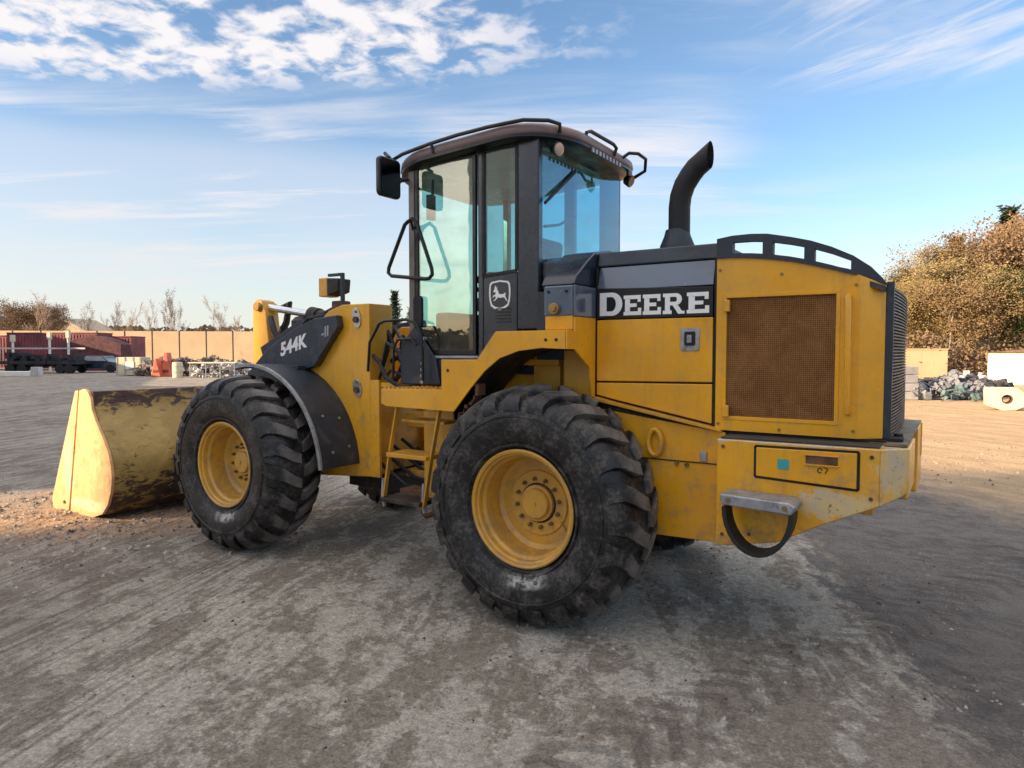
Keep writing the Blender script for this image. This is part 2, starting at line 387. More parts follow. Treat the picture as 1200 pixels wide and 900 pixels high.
# spilled sand round the bucket and sandy yard at the back right
ds = t.add('ShaderNodeVectorMath', operation='LENGTH', i_0=t.mapping(t.mapping(co, loc=(5.4, -.1, 0)), rot=(0, 0, R(-35)), sc=(.5, .95, 1)))
sand1 = t.ramp(t.math('ADD', ds.outputs['Value'], t.math('MULTIPLY', t.math('SUBTRACT', med, .5), 1.4)), 1.25, .75)
sandc = t.mix(t.ramp(fine, .3, .7), (.30, .19, .11), (.60, .42, .27))
far_r = t.math('ADD', t.math('SUBTRACT', xyz.outputs[1], 7.0), t.math('MULTIPLY', xyz.outputs[0], 1.0))
sand2 = t.ramp(t.math('ADD', far_r, t.math('MULTIPLY', t.math('SUBTRACT', med, .5), 2.5)), 0, 2.2)
sandf = t.mix(t.ramp(t.noise(t.mapping(co, rot=(0, 0, R(33)), sc=(.4, 1.4, 1)), 1.6, 12, .75, .6), .35, .65), (.40, .265, .15), (.60, .42, .24))
g = t.mix(t.math('MULTIPLY', sand1, .9), g, sandc); g = t.mix(t.math('MULTIPLY', sand2, .95), g, sandf)
# pale stretched streaks far left
g = t.mix(t.math('MULTIPLY', t.ramp(t.noise(t.mapping(co, rot=(0, 0, R(60)), sc=(.14, .9, 1)), 1.1, 10, .7, .4), .5, .62),
                 t.math('MULTIPLY', t.ramp(xyz.outputs[0], -5.5, -8), .6)), g, (.36, .335, .31))
# wheel ruts: fine parallel lines in the dirt at the front left, and a pair of faint tread tracks
rut = t.noise(t.mapping(co, rot=(0, 0, -R(112)), sc=(.35, 26, 1)), 1.0, 3, .6, .25)
rutm = t.math('MULTIPLY', t.ramp(lf, .6, 2.6), t.ramp(rut, .50, .62))
g = t.mix(t.math('MULTIPLY', rutm, .5), g, (.10, .082, .07))
trk = t.mapping(t.mapping(co, loc=(-3.1, -1.9, 0)), rot=(0, 0, -R(68)))
tx = t.add('ShaderNodeSeparateXYZ', i_0=trk)
band = t.math('ABSOLUTE', t.math('SUBTRACT', t.math('ABSOLUTE', t.math('ADD', tx.outputs[1], t.math('MULTIPLY', t.math('SUBTRACT', big, .5), .5))), .95))
chev = t.math('SINE', t.math('ADD', t.math('MULTIPLY', tx.outputs[0], 34), t.math('MULTIPLY', band, 30)))
trm = t.math('MULTIPLY', t.ramp(band, .24, .18), t.math('MULTIPLY', t.ramp(chev, -.2, .5), t.ramp(mid, .40, .56)))
g = t.mix(t.math('MULTIPLY', trm, .45), g, (.09, .075, .066))
peb = t.add('ShaderNodeTexVoronoi', i_Vector=co, i_Scale=42.); pebn = t.noise(co, 5, 5, .7)
pm_ = t.math('MULTIPLY', t.ramp(peb.outputs['Distance'], .30, .18), t.ramp(pebn, .46, .60))
g = t.mix(t.math('MULTIPLY', pm_, .55), g, t.mix(peb.outputs['Color'], (.10, .085, .07), (.48, .42, .36)))
mic = t.noise(co, 75, 5, .8)
g = t.mix(1.0, g, t.mix(t.ramp(mic, .34, .66), (.86, .845, .82), (1.62, 1.60, 1.56)), 'MULTIPLY')
mc2 = t.noise(co, 210, 3, .8)
g = t.mix(t.ramp(mc2, .62, .72, a=0, b=.4), g, (.07, .058, .048))
spot = t.math('MULTIPLY', t.ramp(t.noise(co, 3.0, 5, .7, 1.2), .66, .74), .5)
g = t.mix(spot, g, (.07, .055, .045))
t.put(b.inputs['Base Color'], g)
t.put(b.inputs['Roughness'], t.ramp(med, .35, .65, a=.95, b=.72))
h = t.math('ADD', t.math('MULTIPLY', fine, .9), t.math('ADD', t.math('MULTIPLY', grit, .25), t.math('SUBTRACT', t.math('MULTIPLY', med, 1.2), t.math('ADD', t.math('MULTIPLY', trm, .25), t.math('MULTIPLY', rutm, .2)))))
h = t.math('ADD', h, t.math('MULTIPLY', pm_, .35))
h = t.math('ADD', h, t.math('MULTIPLY', mic, .35))
bp = t.add('ShaderNodeBump', i_Strength=1.0, i_Distance=.045, i_Height=h)
t.l.new(bp.outputs[0], b.inputs['Normal'])
gm = MB()
def gh(x, y):
    d = math.hypot(x-.5, y+.5)
    k = max(0., 1-d/16.)
    lump = max(0, 1-math.hypot((x+5.3)*.55, (y+.2)*.8)/1.5)
    return -.012*k+(noise.noise(Vector((x*.9, y*.9, 0)))*.012+noise.noise(Vector((x*4, y*4, 3)))*.006)*k \
        + lump*(.035+.035*noise.noise(Vector((x*6, y*6, 9)))+.02*noise.noise(Vector((x*15, y*15, 2))))
xs = [-900, -400, -200, -100, -50, -30, -20, -15]+[-12+i*.09 for i in range(190)]+[6, 9, 14, 25, 50, 100, 200, 400, 900]
ys = [-900, -400, -150, -60, -20, -8]+[-4+i*.09 for i in range(130)]+[9, 13, 18, 30, 50, 100, 200, 400, 900]
gm.v = [(x, y, gh(x, y) if (-12 < x < 5.2 and -4.1 < y < 7.8) else -.004) for x in xs for y in ys]
ny = len(ys); gm.f = [(i*ny+j, (i+1)*ny+j, (i+1)*ny+j+1, i*ny+j+1) for i in range(len(xs)-1) for j in range(ny-1)]
tag(build(gm, 'ground', 'yard_ground', origin=(0, 0, 0)), kind='structure', label='worn concrete and dirt yard with a sandy stretch behind the loader')
# loose grit and clods
mat('grit_stone', (.26, .22, .19), .9, var=.9, sc=16)
gr = MB(); rg = random.Random(3)
for i in range(11600):
    if i < 9000: x, y = rg.uniform(-5, 3.4), rg.uniform(-2.9, 3.2)
    elif i < 10700: x, y = rg.gauss(-5.2, 1.1), rg.gauss(-.3, .55)
    else: x, y = rg.uniform(1.2, 6), rg.uniform(6.5, 12)
    s_ = rg.choice([.004, .005, .006, .008, .008, .012, .018])*(.8 if i < 9000 else 1.6)
    if noise.noise(Vector((x*1.3, y*1.3, 5))) < -.05 and i < 9000: continue
    z = gh(x, y) if (-12 < x < 5.2 and -4.1 < y < 7.8) else -.004
    a = rg.uniform(0, 6); sx, sy, sz = s_*rg.uniform(.7, 1.4), s_*rg.uniform(.7, 1.4), s_*rg.uniform(.5, 1)
    gr.q([(x+sx*math.cos(a+k*1.571), y+sy*math.sin(a+k*1.571), z-.002) for k in range(4)]+[(x+rg.uniform(-.3, .3)*sx, y, z+sz)],
         [(0, 1, 4), (1, 2, 4), (2, 3, 4), (3, 0, 4)])
tag(build(gr, 'loose_gravel', 'grit_stone', smooth=0), 'loose gravel and clods scattered over the yard round the loader', 'gravel', kind='stuff')

# ---------------------------------------------------------------- the loader
YC = 1.20
L = empty('wheel_loader', (-.6, YC, 0), 'yellow and charcoal wheel loader with bucket, black tyres and closed cab parked on the yard', 'wheel loader')
def pt(mb, name, m, parent=None, bevel=.004, **k): return build(mb, name, m, parent or L, bevel=bevel, **k)
def mir(pts): return pts

# ---- wheels
RT, WZ, RW = .739, .718, .52
def tyre_mesh(seed, outer, wz):
    rg = random.Random(seed); mb = MB(); s = outer            # s=+1: outer side toward -Y
    prof = [(.345, .075), (.385, .035), (.45, .006), (.53, .0), (.59, .008), (.638, .035), (.668, .075), (.689, .14), (.698, .26),
            (.689, .38), (.668, .445), (.638, .485), (.60, .512), (.53, .52), (.45, .514), (.385, .485), (.345, .445)]
    mb.lathe(prof, (0, 0, 0), 96)
    # bead ring and text ridge on the sidewall
    mb.lathe([(.372, .040), (.378, .024), (.392, .022), (.398, .034)], (0, 0, 0), 96)
    mb.lathe([(.548, .003), (.552, -.004), (.558, -.004), (.562, .004)], (0, 0, 0), 96)
    N = 23
    for side in (0, 1):
        for i in range(N):
            a0 = 2*math.pi*(i+.5*side)/N+rg.uniform(-.012, .012)
            st = [(.001, .622, .59, .0, .098), (.010, .650, .59, .0, .094), (.042, .684, .64, -.01, .088), (.100, .715, .67, -.055, .082),
                  (.175, .733, .69, -.125, .070), (.240, .739, .70, -.165, .058)]
            wob = [rg.uniform(-.007, .007) for _ in st]; vs = []
            for (y, rt, rb, sk, hw), wb in zip(st, wob):
                yy = y if side == 0 else RW-y
                for (r_, w_) in ((rb, -1), (rt, -1), (rt, 1), (rb, 1)):
                    tp = .86 if r_ == rt else 1.0
                    a = a0+(sk+wb+w_*hw*tp)*1.0
                    rr = r_+(rg.uniform(-.005, .003) if r_ == rt else 0)
                    vs.append((rr*math.cos(a), yy+rg.uniform(-.003, .003), rr*math.sin(a)))
            k = len(st); fs = [(0, 1, 2, 3), tuple(4*(k-1)+j for j in (3, 2, 1, 0))]
            for q_ in range(k-1):
                o_ = 4*q_; fs += [(o_+j, o_+(j+1) % 4, o_+4+(j+1) % 4, o_+4+j) for j in range(4)]
            mb.q(vs, fs)
    out = []
    for x, y, z in mb.v:                                   # load flattens the tyre on the ground
        fl = -wz-.004
        if z < fl: z = fl
        if z < -.35: k = (-.35-z)/.4; y += (.012 if y > .26 else -.012)*k
        out.append((x, y, z))
    mb.v = out; return mb
def rim_mesh():
    mb = MB()
    prof = [(.342, .085), (.357, .052), (.357, .040), (.348, .034), (.334, .040), (.330, .058), (.318, .064), (.316, .10), (.302, .115), (.292, .20), (.288, .245),
            (.262, .262), (.205, .262), (.198, .250), (.122, .250), (.112, .258)]
    mb.lathe(prof, (0, 0, 0), 64)
    mb.lathe([(.345, .085), (.30, .12), (.295, .44), (.35, .47), (.357, .49)], (0, 0, 0), 48)
    mb.lathe([(.30, .27), (.0, .27)], (0, 0, 0), 48)
    return mb
def wheel(x, near, seed, nuts=True):
    s = 1 if near else -1; y0 = 0 if near else 2*YC
    def fl(mb):
        if not near: mb.v = [(a, -b_, c) for a, b_, c in mb.v]
        mb.v = [(a+x, b_+y0, c+WZ) for a, b_, c in mb.v]; return mb
    og = (x, y0, WZ)
    wh = build(fl(rim_mesh()), 'wheel', 'rim_paint', L, origin=og, smooth=25)
    tm = tyre_mesh(seed, s, WZ); ty = build(fl(tm), 'tyre', 'tyre_rubber', wh, origin=og, smooth=32)
    if near:
        hb = MB().lathe([(.0, .196), (.012, .194), (.013, .200), (.085, .203), (.092, .210), (.094, .225), (.112, .228), (.114, .262)], (0, 0, 0), 40)
        build(fl(hb), 'hub_cap', 'rim_paint', wh, smooth=30)
        for k in range(12):
            a = 2*math.pi*(k+.3)/12
            n = MB().cyl((.150*math.cos(a), .228, .150*math.sin(a)), (.150*math.cos(a), .252, .150*math.sin(a)), .0135, 6)
            n.cyl((.150*math.cos(a), .218, .150*math.sin(a)), (.150*math.cos(a), .230, .150*math.sin(a)), .007, 6)
            build(fl(n), 'wheel_nut', 'nut_metal', wh, smooth=0)
        vs = MB().tube([(.2*math.cos(-.5), .235, .2*math.sin(-.5)), (.25*math.cos(-.5), .20, .25*math.sin(-.5)), (.285*math.cos(-.5), .17, .285*math.sin(-.5))], .007, 6)
        build(fl(vs), 'valve_stem', 'brass_cap', wh)
wheel(0, True, 1); wheel(-2.907, True, 2); wheel(0, False, 3); wheel(-2.907, False, 4)

# ---- chassis under everything
pt(MB().cyl((0, .25, WZ), (0, 2.15, WZ), .13, 20).blob((0, YC, WZ), .28, .3, .26, 14, 8), 'rear_axle', 'dark_frame')
pt(MB().cyl((-2.907, .25, WZ), (-2.907, 2.15, WZ), .13, 20).blob((-2.907, YC, WZ), .28, .3, .26, 14, 8), 'front_axle', 'dark_frame')
pt(MB().box(-1.0, 1.0, .72, 1.68, .62, 1.30), 'rear_frame', 'yellow_worn', bevel=.01)
pt(MB().box(-1.25, -.55, .74, 1.66, .46, 1.28).box(-1.75, -1.2, .98, 1.42, .50, .66).box(-1.75, -1.2, .98, 1.42, 1.02, 1.14).cyl((-1.45, YC, .46), (-1.45, YC, 1.2), .07, 14),
   'articulation_joint', 'yellow_worn', bevel=.008)
pt(MB().box(-.82, -.50, .42, .74, .66, 1.16), 'hydraulic_tank', 'yellow_worn', bevel=.03, seg=3)
pt(MB().box(-1.22, -1.02, .60, .75, .52, 1.2).box(-1.0, -.86, .55, .73, 1.0, 1.26), 'step_bracket', 'yellow_worn')
pt(MB().box(-2.4, -.3, .95, 1.45, .46, .60).box(-1.1, -.55, .62, .8, .44, .64), 'belly_guard', 'dark_frame', bevel=.01)
hs = MB(); rg = random.Random(5)
for i in range(9):
    y = .8+.1*i; z = .62+.05*(i % 4)
    hs.tube([(-1.05, y, z+.1), (-1.3, y-.05, z-.04-.02*(i % 3)), (-1.6, y+.02, z-.06), (-1.9, y, z+.12)], .016, 6)
pt(hs, 'hydraulic_hose', 'black_rubber', bevel=0, label='bundle of black hoses across the articulation joint')
pt(MB().tube([(-1.32, .60, .60), (-1.2, .50, .50), (-1.05, .42, .46), (-.9, .44, .52), (-.82, .5, .62)], .02, 8).box(-1.42, -1.2, .55, .7, .50, .60), 'lower_hose', 'rusty_iron', bevel=0)
pt(MB().prism(arc(-.60, .86, .05, 0, 360, 14)[:-1], .36, .42), 'red_reflector', 'red_reflector')
pt(MB().box(-.68, -.58, .36, .42, .62, .72), 'amber_reflector', 'amber_lens')
pt(MB().box(-.72, -.66, .40, .418, .98, 1.12), 'tank_gauge', 'white_decal', bevel=.006)

# ---- front tower, boom, linkage
tow = [(-1.88, 2.045), (-1.88, .62), (-2.42, .58), (-2.95, .80), (-3.0, 1.50), (-2.36, 2.0), (-2.20, 2.045)]
for y0, y1 in ((.70, .97), (1.43, 1.70)):
    pt(MB().prism(tow if y0 < 1 else [(a_, min(b_, 1.88)) for a_, b_ in tow if b_ != 2.0], y0, y1), 'tower_plate', 'yellow_paint', bevel=.008)
pt(MB().box(-2.9, -1.95, .972, 1.428, .62, 1.25).box(-2.3, -1.92, .972, 1.428, 1.25, 1.36), 'front_frame', 'yellow_worn', bevel=.01)
pt(MB().box(-1.878, -1.78, .70, .73, .62, 1.42).box(-1.878, -1.60, .72, .97, 1.36, 1.40), 'frame_flange', 'yellow_paint')
for zc, h_ in ((1.93, .085), (1.35, .075)):
    pl_ = MB().prism([(-2.02+.048*math.cos(a)-.012*math.sin(a), zc+h_*math.sin(a)) for a in [i*math.pi/9 for i in range(18)]], .688, .699)
    o = pt(pl_, 'pin_lock_plate', 'silver', bevel=.002)
    pt(MB().cyl((-2.02, .670, zc-.015), (-2.02, .6875, zc-.015), .026, 14), 'pin_end', 'rusty_iron', o, bevel=.002)
    pt(MB().cyl((-2.02, .678, zc+.05), (-2.02, .6875, zc+.05), .010, 6), 'lock_bolt', 'nut_metal', o, bevel=0)
boom = [(-2.17, 1.86), (-2.19, 1.955), (-2.45, 1.935), (-2.72, 1.85), (-3.08, 1.68), (-3.28, 1.53), (-3.75, 1.12), (-4.30, .60), (-4.48, .38), (-4.40, .26),
        (-4.22, .28), (-4.02, .48), (-3.5, .98), (-3.15, 1.28), (-2.8, 1.44), (-2.46, 1.53)]
pt(MB().prism(boom, .625, .695), 'boom_arm', 'charcoal', bevel=.006)
far = pt(MB().prism(boom, 1.705, 1.775), 'boom_arm', 'charcoal', bevel=.006)
near_boom = [o for o in L.children if o.name == 'boom_arm'][0]
vs, fs = text_mb('544K', .155, .28, .0015, .006, 1.06)
ang = R(-21.5)      # reads from lower front up toward the tower; local x runs to +X
def lay(vs, x0, z0, y, ang):
    return [(x0+a*math.cos(ang)-b_*math.sin(ang), y-c, z0+a*math.sin(ang)+b_*math.cos(ang)) for a, b_, c in vs]
mb = MB(); mb.q(lay(vs, -2.90, 1.612, .6235, R(14)), fs)
pt(mb, 'model_lettering', 'white_decal', near_boom, bevel=0, smooth=0)
vs, fs = text_mb('-II', .12, .28, .0015, .002, 1.0)
mb = MB(); mb.q(lay(vs, -2.37, 1.765, .6235, R(14)), fs)
pt(mb, 'model_lettering', 'pale_letter', near_boom, bevel=0, smooth=0)
pt(MB().cyl((-2.5, 1.0, 1.42), (-3.9, 1.0, .55), .045, 14).cyl((-2.5, 1.4, 1.42), (-3.9, 1.4, .55), .045, 14), 'lift_cylinder', 'yellow_worn', bevel=0)
pt(MB().prism([(-3.97, 2.14), (-3.90, 2.19), (-3.82, 2.17), (-3.76, 2.05), (-3.68, 1.5), (-3.74, 1.2), (-3.92, .92), (-4.05, 1.0), (-3.97, 1.5)], 1.12, 1.28), 'bell_crank', 'yellow_worn', bevel=.01)
cyl_ = pt(MB().cyl((-3.10, 1.2, 2.0), (-2.2, 1.2, 1.86), .068, 18).cyl((-3.16, 1.2, 2.01), (-3.05, 1.2, 1.99), .082, 18).blob((-3.3, 1.2, 1.93), .12, .1, .08), 'bucket_cylinder', 'dark_frame', bevel=0)
pt(MB().cyl((-3.86, 1.2, 2.115), (-3.14, 1.2, 2.01), .036, 14), 'cylinder_rod', 'chrome_rod', cyl_, bevel=0)
pt(MB().cyl((-3.86, 1.08, 2.11), (-3.86, 1.32, 2.11), .045, 14), 'crank_pin', 'brass_cap', bevel=.004)
hz = MB().tube([(-3.72, 1.15, 2.0), (-3.6, 1.1, 1.86), (-3.5, 1.1, 1.72), (-3.66, 1.1, 1.6)], .03, 7).tube([(-3.0, 1.05, 1.93), (-2.7, .95, 2.0), (-2.45, .9, 2.06), (-2.2, .9, 1.98)], .018, 7)
hz.tube([(-3.1, 1.0, 1.86), (-2.8, .85, 1.95), (-2.5, .85, 1.98), (-2.3, .85, 1.9)], .02, 7)
hz.tube([(-3.72, 1.25, 2.08), (-3.55, 1.25, 2.14), (-3.6, 1.25, 1.95), (-3.68, 1.2, 1.75)], .035, 7)
pt(hz, 'linkage_hose', 'black_rubber', bevel=0)
lk = MB()
for y in (.98, 1.42): pt(MB().beam((-3.0, y, 1.88), (-3.6, y, 1.62), .05, .16), 'linkage_bracket', 'charcoal_matte')
# driving light on the tower
st = pt(MB().box(-2.325, -2.295, .80, .83, 2.0, 2.33).box(-2.48, -2.326, .80, .83, 2.305, 2.33).tube([(-2.32, .85, 1.9), (-2.32, .85, 2.06)], .02, 8), 'light_bracket', 'charcoal_matte')
hd = pt(MB().prism([(-2.49, 2.14), (-2.36, 2.17), (-2.345, 2.285), (-2.49, 2.295)], .80, .95), 'driving_light', 'dark_frame', bevel=.012, seg=3)
pt(MB().box(-2.60, -2.495, .80, .95, 2.135, 2.30), 'amber_lens', 'amber_lens', hd, bevel=.012, seg=3)
pt(MB().box(-2.46, -2.34, .82, .94, 1.97, 2.095), 'turn_signal', 'rusty_iron', bevel=.012, label='small dark red turn signal below the driving light')
# front fender
n = 18; r0, r1 = .862, .885
fa = [(-2.907+.02+r1*math.cos(a)*1.0, .66+r1*math.sin(a)) for a in [R(102-i*(98)/n) for i in range(n+1)]]
fb = [(-2.907+.02+r0*math.cos(a), .66+r0*math.sin(a)) for a in [R(102-i*(98)/n) for i in range(n+1)]][::-1]
ff = pt(MB().prism(fa+fb, .30, .699), 'front_fender', 'charcoal_matte', bevel=.003, smooth=40)
n = 18
ra, rb = .892, .862
la = [(-2.887+ra*math.cos(a), .66+ra*math.sin(a)) for a in [R(102-i*98/n) for i in range(n+1)]]
lb = [(-2.887+rb*math.cos(a), .66+rb*math.sin(a)) for a in [R(102-i*98/n) for i in range(n+1)]][::-1]
pt(MB().prism(la+lb, .275, .298), 'fender_lip', 'zinc', ff, bevel=.003, smooth=40)
for a, y in ((32, .42), (30, .58), (12, .42), (14, .6)):
    c = Vector((-2.887+.886*math.cos(R(a)), y, .66+.886*math.sin(R(a)))); d = Vector((math.cos(R(a)), 0, math.sin(R(a))))
    pt(MB().cyl(c, c+d*.008, .012, 8), 'fender_bolt', 'zinc', ff, bevel=0)
pt(MB().prism([(-3.07, 1.50), (-2.60, 1.50), (-2.60, 1.53), (-3.2, 1.54)], .56, .70), 'fender_stay', 'charcoal_matte')
ff2 = pt(MB().prism(fa+fb, 1.701, 2.15), 'front_fender', 'charcoal_matte', bevel=0, smooth=40)

# ---- bucket
BY0, BY1 = -.05, 2.50
back = [(-4.93, 1.255), (-4.885, 1.20), (-4.865, 1.10), (-4.80, .985), (-4.68, .84), (-4.58, .70), (-4.535, .58), (-4.52, .45), (-4.545, .32), (-4.61, .19), (-4.72, .085), (-4.90, .03)]
side = [(-5.10, 1.265)]+[(-5.03, 1.285), (-4.97, 1.28)]+back+[(-5.36, .02)]
bk = pt(MB().prism([(x_, z_) for x_, z_ in [(p[0]+.012, p[1]) for p in back[1:]]]+[(p[0]-.030, p[1]+(.02 if p[1] < .2 else 0)) for p in back[1:]][::-1], BY0+.031, BY1-.031), 'bucket', 'bucket_shell_paint', bevel=0, smooth=50)
for y0, y1 in ((BY0, BY0+.03), (BY1-.03, BY1)):
    pt(MB().prism(side, y0, y1), 'bucket_side_plate', 'bucket_side_paint', bk, bevel=.004)
    yo = y0-.008 if y0 < 1 else y1-.022
    pt(MB().prism([(-5.105, 1.27), (-5.17, 1.262), (-5.19, 1.22), (-5.73, .12), (-5.70, .02), (-5.38, .02)], yo, yo+.03), 'side_cutter', 'bucket_side_paint', bk, bevel=.004)
    for z_ in (.12,):
        pt(MB().cyl((-5.45, yo-.012, z_), (-5.45, yo, z_), .018, 6), 'cutter_bolt', 'rusty_iron', bk, bevel=0)
pt(MB().prism([(-4.90, .0), (-5.72, .0), (-5.80, .012), (-5.70, .035), (-4.90, .035)], BY0+.031, BY1-.031), 'cutting_edge', 'rusty_iron', bk, bevel=0)
pt(MB().prism([(-4.885, 1.20), (-4.90, 1.262), (-5.08, 1.262), (-5.08, 1.22), (-4.93, 1.205)], BY0+.031, BY1-.031), 'spill_guard', 'bucket_shell_paint', bk, bevel=.003)
for y in (.66, 1.78):
    pt(MB().prism([(-4.55, .62), (-4.30, .45), (-4.32, .28), (-4.58, .20)], y-.1, y-.06).prism([(-4.55, .62), (-4.30, .45), (-4.32, .28), (-4.58, .20)], y+.06, y+.1), 'bucket_ear', 'dark_frame', bk)
pt(MB().beam((-3.95, YC, .98), (-4.62, YC, .86), .08, .12, (0, 0, 1)), 'bucket_link', 'dark_frame')

# ---- platform, rear fender, ladder
FO = .115
outer = [(-.655, 1.60), (-.37, 1.60), (-.245, 1.755), (-.225, 1.775), (.26, 1.775), (.26, 1.665), (.10, 1.672), (-.06, 1.655), (-.20, 1.61), (-.31, 1.53), (-.42, 1.42), (-.555, 1.265),
         (-1.14, 1.275), (-1.19, 1.29), (-1.19, 1.395), (-.655, 1.405)]
fe = pt(MB().prism(outer, FO, FO+.012), 'rear_fender', 'yellow_paint', bevel=.003)
und = [(.26, 1.667), (.10, 1.674), (-.06, 1.657), (-.20, 1.612), (-.31, 1.532), (-.42, 1.422), (-.50, 1.33)]
inn = [(p[0], p[1]+.012) for p in und][::-1]
pt(MB().prism(und+inn, FO+.014, .52), 'fender_liner', 'dark_frame', fe, bevel=0)
pt(MB().box(-.225, .258, FO+.014, .52, 1.755, 1.773).prism([(-.37, 1.598), (-.245, 1.753), (-.235, 1.743), (-.36, 1.588)], FO+.014, .52).box(-.653, -.372, FO+.014, .5, 1.58, 1.598), 'fender_top', 'yellow_paint', fe)
for x_, z_ in ((.13, 1.72), (.20, 1.72), (-.60, 1.53)):
    pt(MB().cyl((x_, FO-.006, z_), (x_, FO, z_), .009, 8), 'bolt_head', 'seam_black', fe, bevel=0)
pf = pt(MB().box(-1.188, -.56, FO+.014, .72, 1.372, 1.392), 'platform', 'yellow_worn')
tt = MB()
for i in range(15): tt.box(-1.17+i*.04, -1.15+i*.04, FO+.002, FO+.05, 1.392, 1.408+.004*(i % 2))
for i in range(14):
    for j in range(5): tt.box(-1.16+i*.042, -1.14+i*.042, FO+.09+j*.1, FO+.12+j*.1, 1.392, 1.402)
tag(pt(tt, 'grip_teeth', 'yellow_worn', pf, bevel=0, smooth=0), kind='stuff')
pt(MB().box(-.65, -.57, FO+.014, .60, 1.41, 1.575), 'platform_riser', 'yellow_paint')
# torn rust edge where the fender meets the platform
te = MB(); rg = random.Random(9)
for i in range(14):
    k = i/13; x_ = -.56+k*.16; z_ = 1.27+k*.175
    te.box(x_-.02, x_+.012+rg.uniform(0, .02), FO+.02, FO+.10, z_-.045-rg.uniform(0, .035), z_+.004)
pt(te, 'torn_edge', 'rusty_iron', fe, bevel=0)
# ladder: two stiles leaning out to the foot, steps between
ly = .16
LT = [(-1.08, 1.27), (-1.15, .955), (-1.215, .60)]; RTt = [(-.705, 1.27), (-.78, .93), (-.845, .60)]
for P_ in (LT, RTt):
    ld = MB()
    for (xa, za), (xb, zb) in zip(P_[:-1], P_[1:]): ld.beam((xa, ly, za), (xb, ly, zb), .035, .014, (1, 0, 0))
    lad = pt(ld, 'ladder_stile', 'yellow_worn', bevel=.003)
pt(MB().box(-1.145, -.785, ly-.05, ly+.16, .925, .955), 'ladder_step', 'yellow_worn')
pt(MB().box(-1.10, -.72, ly+.06, ly+.24, 1.16, 1.18), 'ladder_step', 'yellow_worn')
pt(MB().box(-1.21, -.85, ly-.05, ly+.14, .605, .635), 'ladder_step', 'dark_frame')
for P_ in (LT, RTt):
    pt(MB().tube([(P_[2][0], ly, .76), (P_[2][0]-.01, ly, .64), (P_[2][0]-.005, ly+.01, .56)], .014, 6), 'step_strap', 'zinc', bevel=0)

# ---- filler box behind the cab
FB = [(.20, .52)]
fbx = pt(MB().box(.07, .26, .205, .60, 1.778, 2.035), 'filler_box', 'yellow_paint', bevel=.008)
pt(MB().box(.066, .2615, .199, .56, 1.86, 2.041), 'box_cover', 'cowl_sky_sheen', fbx, bevel=.01)
pt(MB().cyl((.145, .172, 1.905), (.145, .198, 1.905), .034, 18).cyl((.145, .160, 1.905), (.145, .172, 1.905), .022, 6), 'filler_cap', 'brass_cap', fbx, bevel=.003)
for x_, z_ in ((.10, 2.005), (.22, 2.005)):
    pt(MB().cyl((x_, .191, z_), (x_, .198, z_), .009, 8), 'bolt_head', 'seam_black', fbx, bevel=0)
pt(MB().prism([(.205, 1.855), (.474, 1.855), (.474, 1.37), (.44, 1.37), (.40, 1.55), (.205, 1.664)], .263, .275, 'X'), 'fender_rear_plate', 'yellow_paint', bevel=.003)
pt(MB().box(.263, .277, .199, .474, 1.858, 2.041), 'rear_cover', 'cowl_sky_sheen', bevel=.006)
pt(MB().box(.06, .2618, .46, .50, 1.20, 1.66).box(-.55, .05, .56, .60, 1.30, 1.62), 'inner_panel', 'yellow_worn')
pt(MB().box(-.35, .0, .50, .56, 1.56, 1.60).box(-.2, .0, .52, .56, 1.3, 1.56), 'inner_bracket', 'yellow_worn')

# ---- hood
HY = .475; HF = 2*YC-HY
def sect(x0, x1, prof, name, m, parent=None, bevel=.006, **k):
    P_ = prof+[(2*YC-y, z) for y, z in prof[::-1]]
    return pt(MB().prism(P_, x0, x1, 'X'), name, m, parent, bevel=bevel, **k)
core = sect(.240, 1.005, [(HY+.03, 1.22), (HY+.03, 2.02), (HY+.075, 2.14), (HY+.10, 2.168)], 'engine_cover', 'dark_frame')
# mid side panels, one outline each
mp = pt(MB().prism([(.282, 1.47), (.282, 1.845), (.998, 1.845), (.998, 1.478)], HY, HY+.025), 'side_door', 'yellow_paint', bevel=.006)
lp = pt(MB().prism([(.282, 1.46), (.998, 1.468), (.998, 1.245), (.40, 1.36), (.282, 1.385)], HY, HY+.025), 'lower_side_panel', 'yellow_paint', bevel=.006)
pt(MB().prism([(.282, 1.375), (.40, 1.348), (1.06, 1.222), (1.06, 1.205), (.40, 1.328), (.282, 1.35)], HY-.035, HY+.02), 'side_ledge', 'yellow_worn', bevel=.003)
ds = pt(MB().prism([(.282, 1.849), (.282, 2.038), (.998, 2.015), (.998, 1.849)], HY-.003, HY+.025), 'name_strip', 'black_strip', bevel=.004)
pt(MB().prism([(HY+.001, 2.024), (HY+.045, 2.168), (HY+.07, 2.168), (HY+.03, 2.024)], .282, .998, 'X'), 'shoulder_panel', 'cowl_sky_sheen', bevel=.004)
sect(.262, 1.012, [(HY+.036, 2.172), (HY+.060, 2.262), (HY+.14, 2.266), (HY+.4, 2.268)], 'hood_top', 'charcoal_matte', bevel=.012)
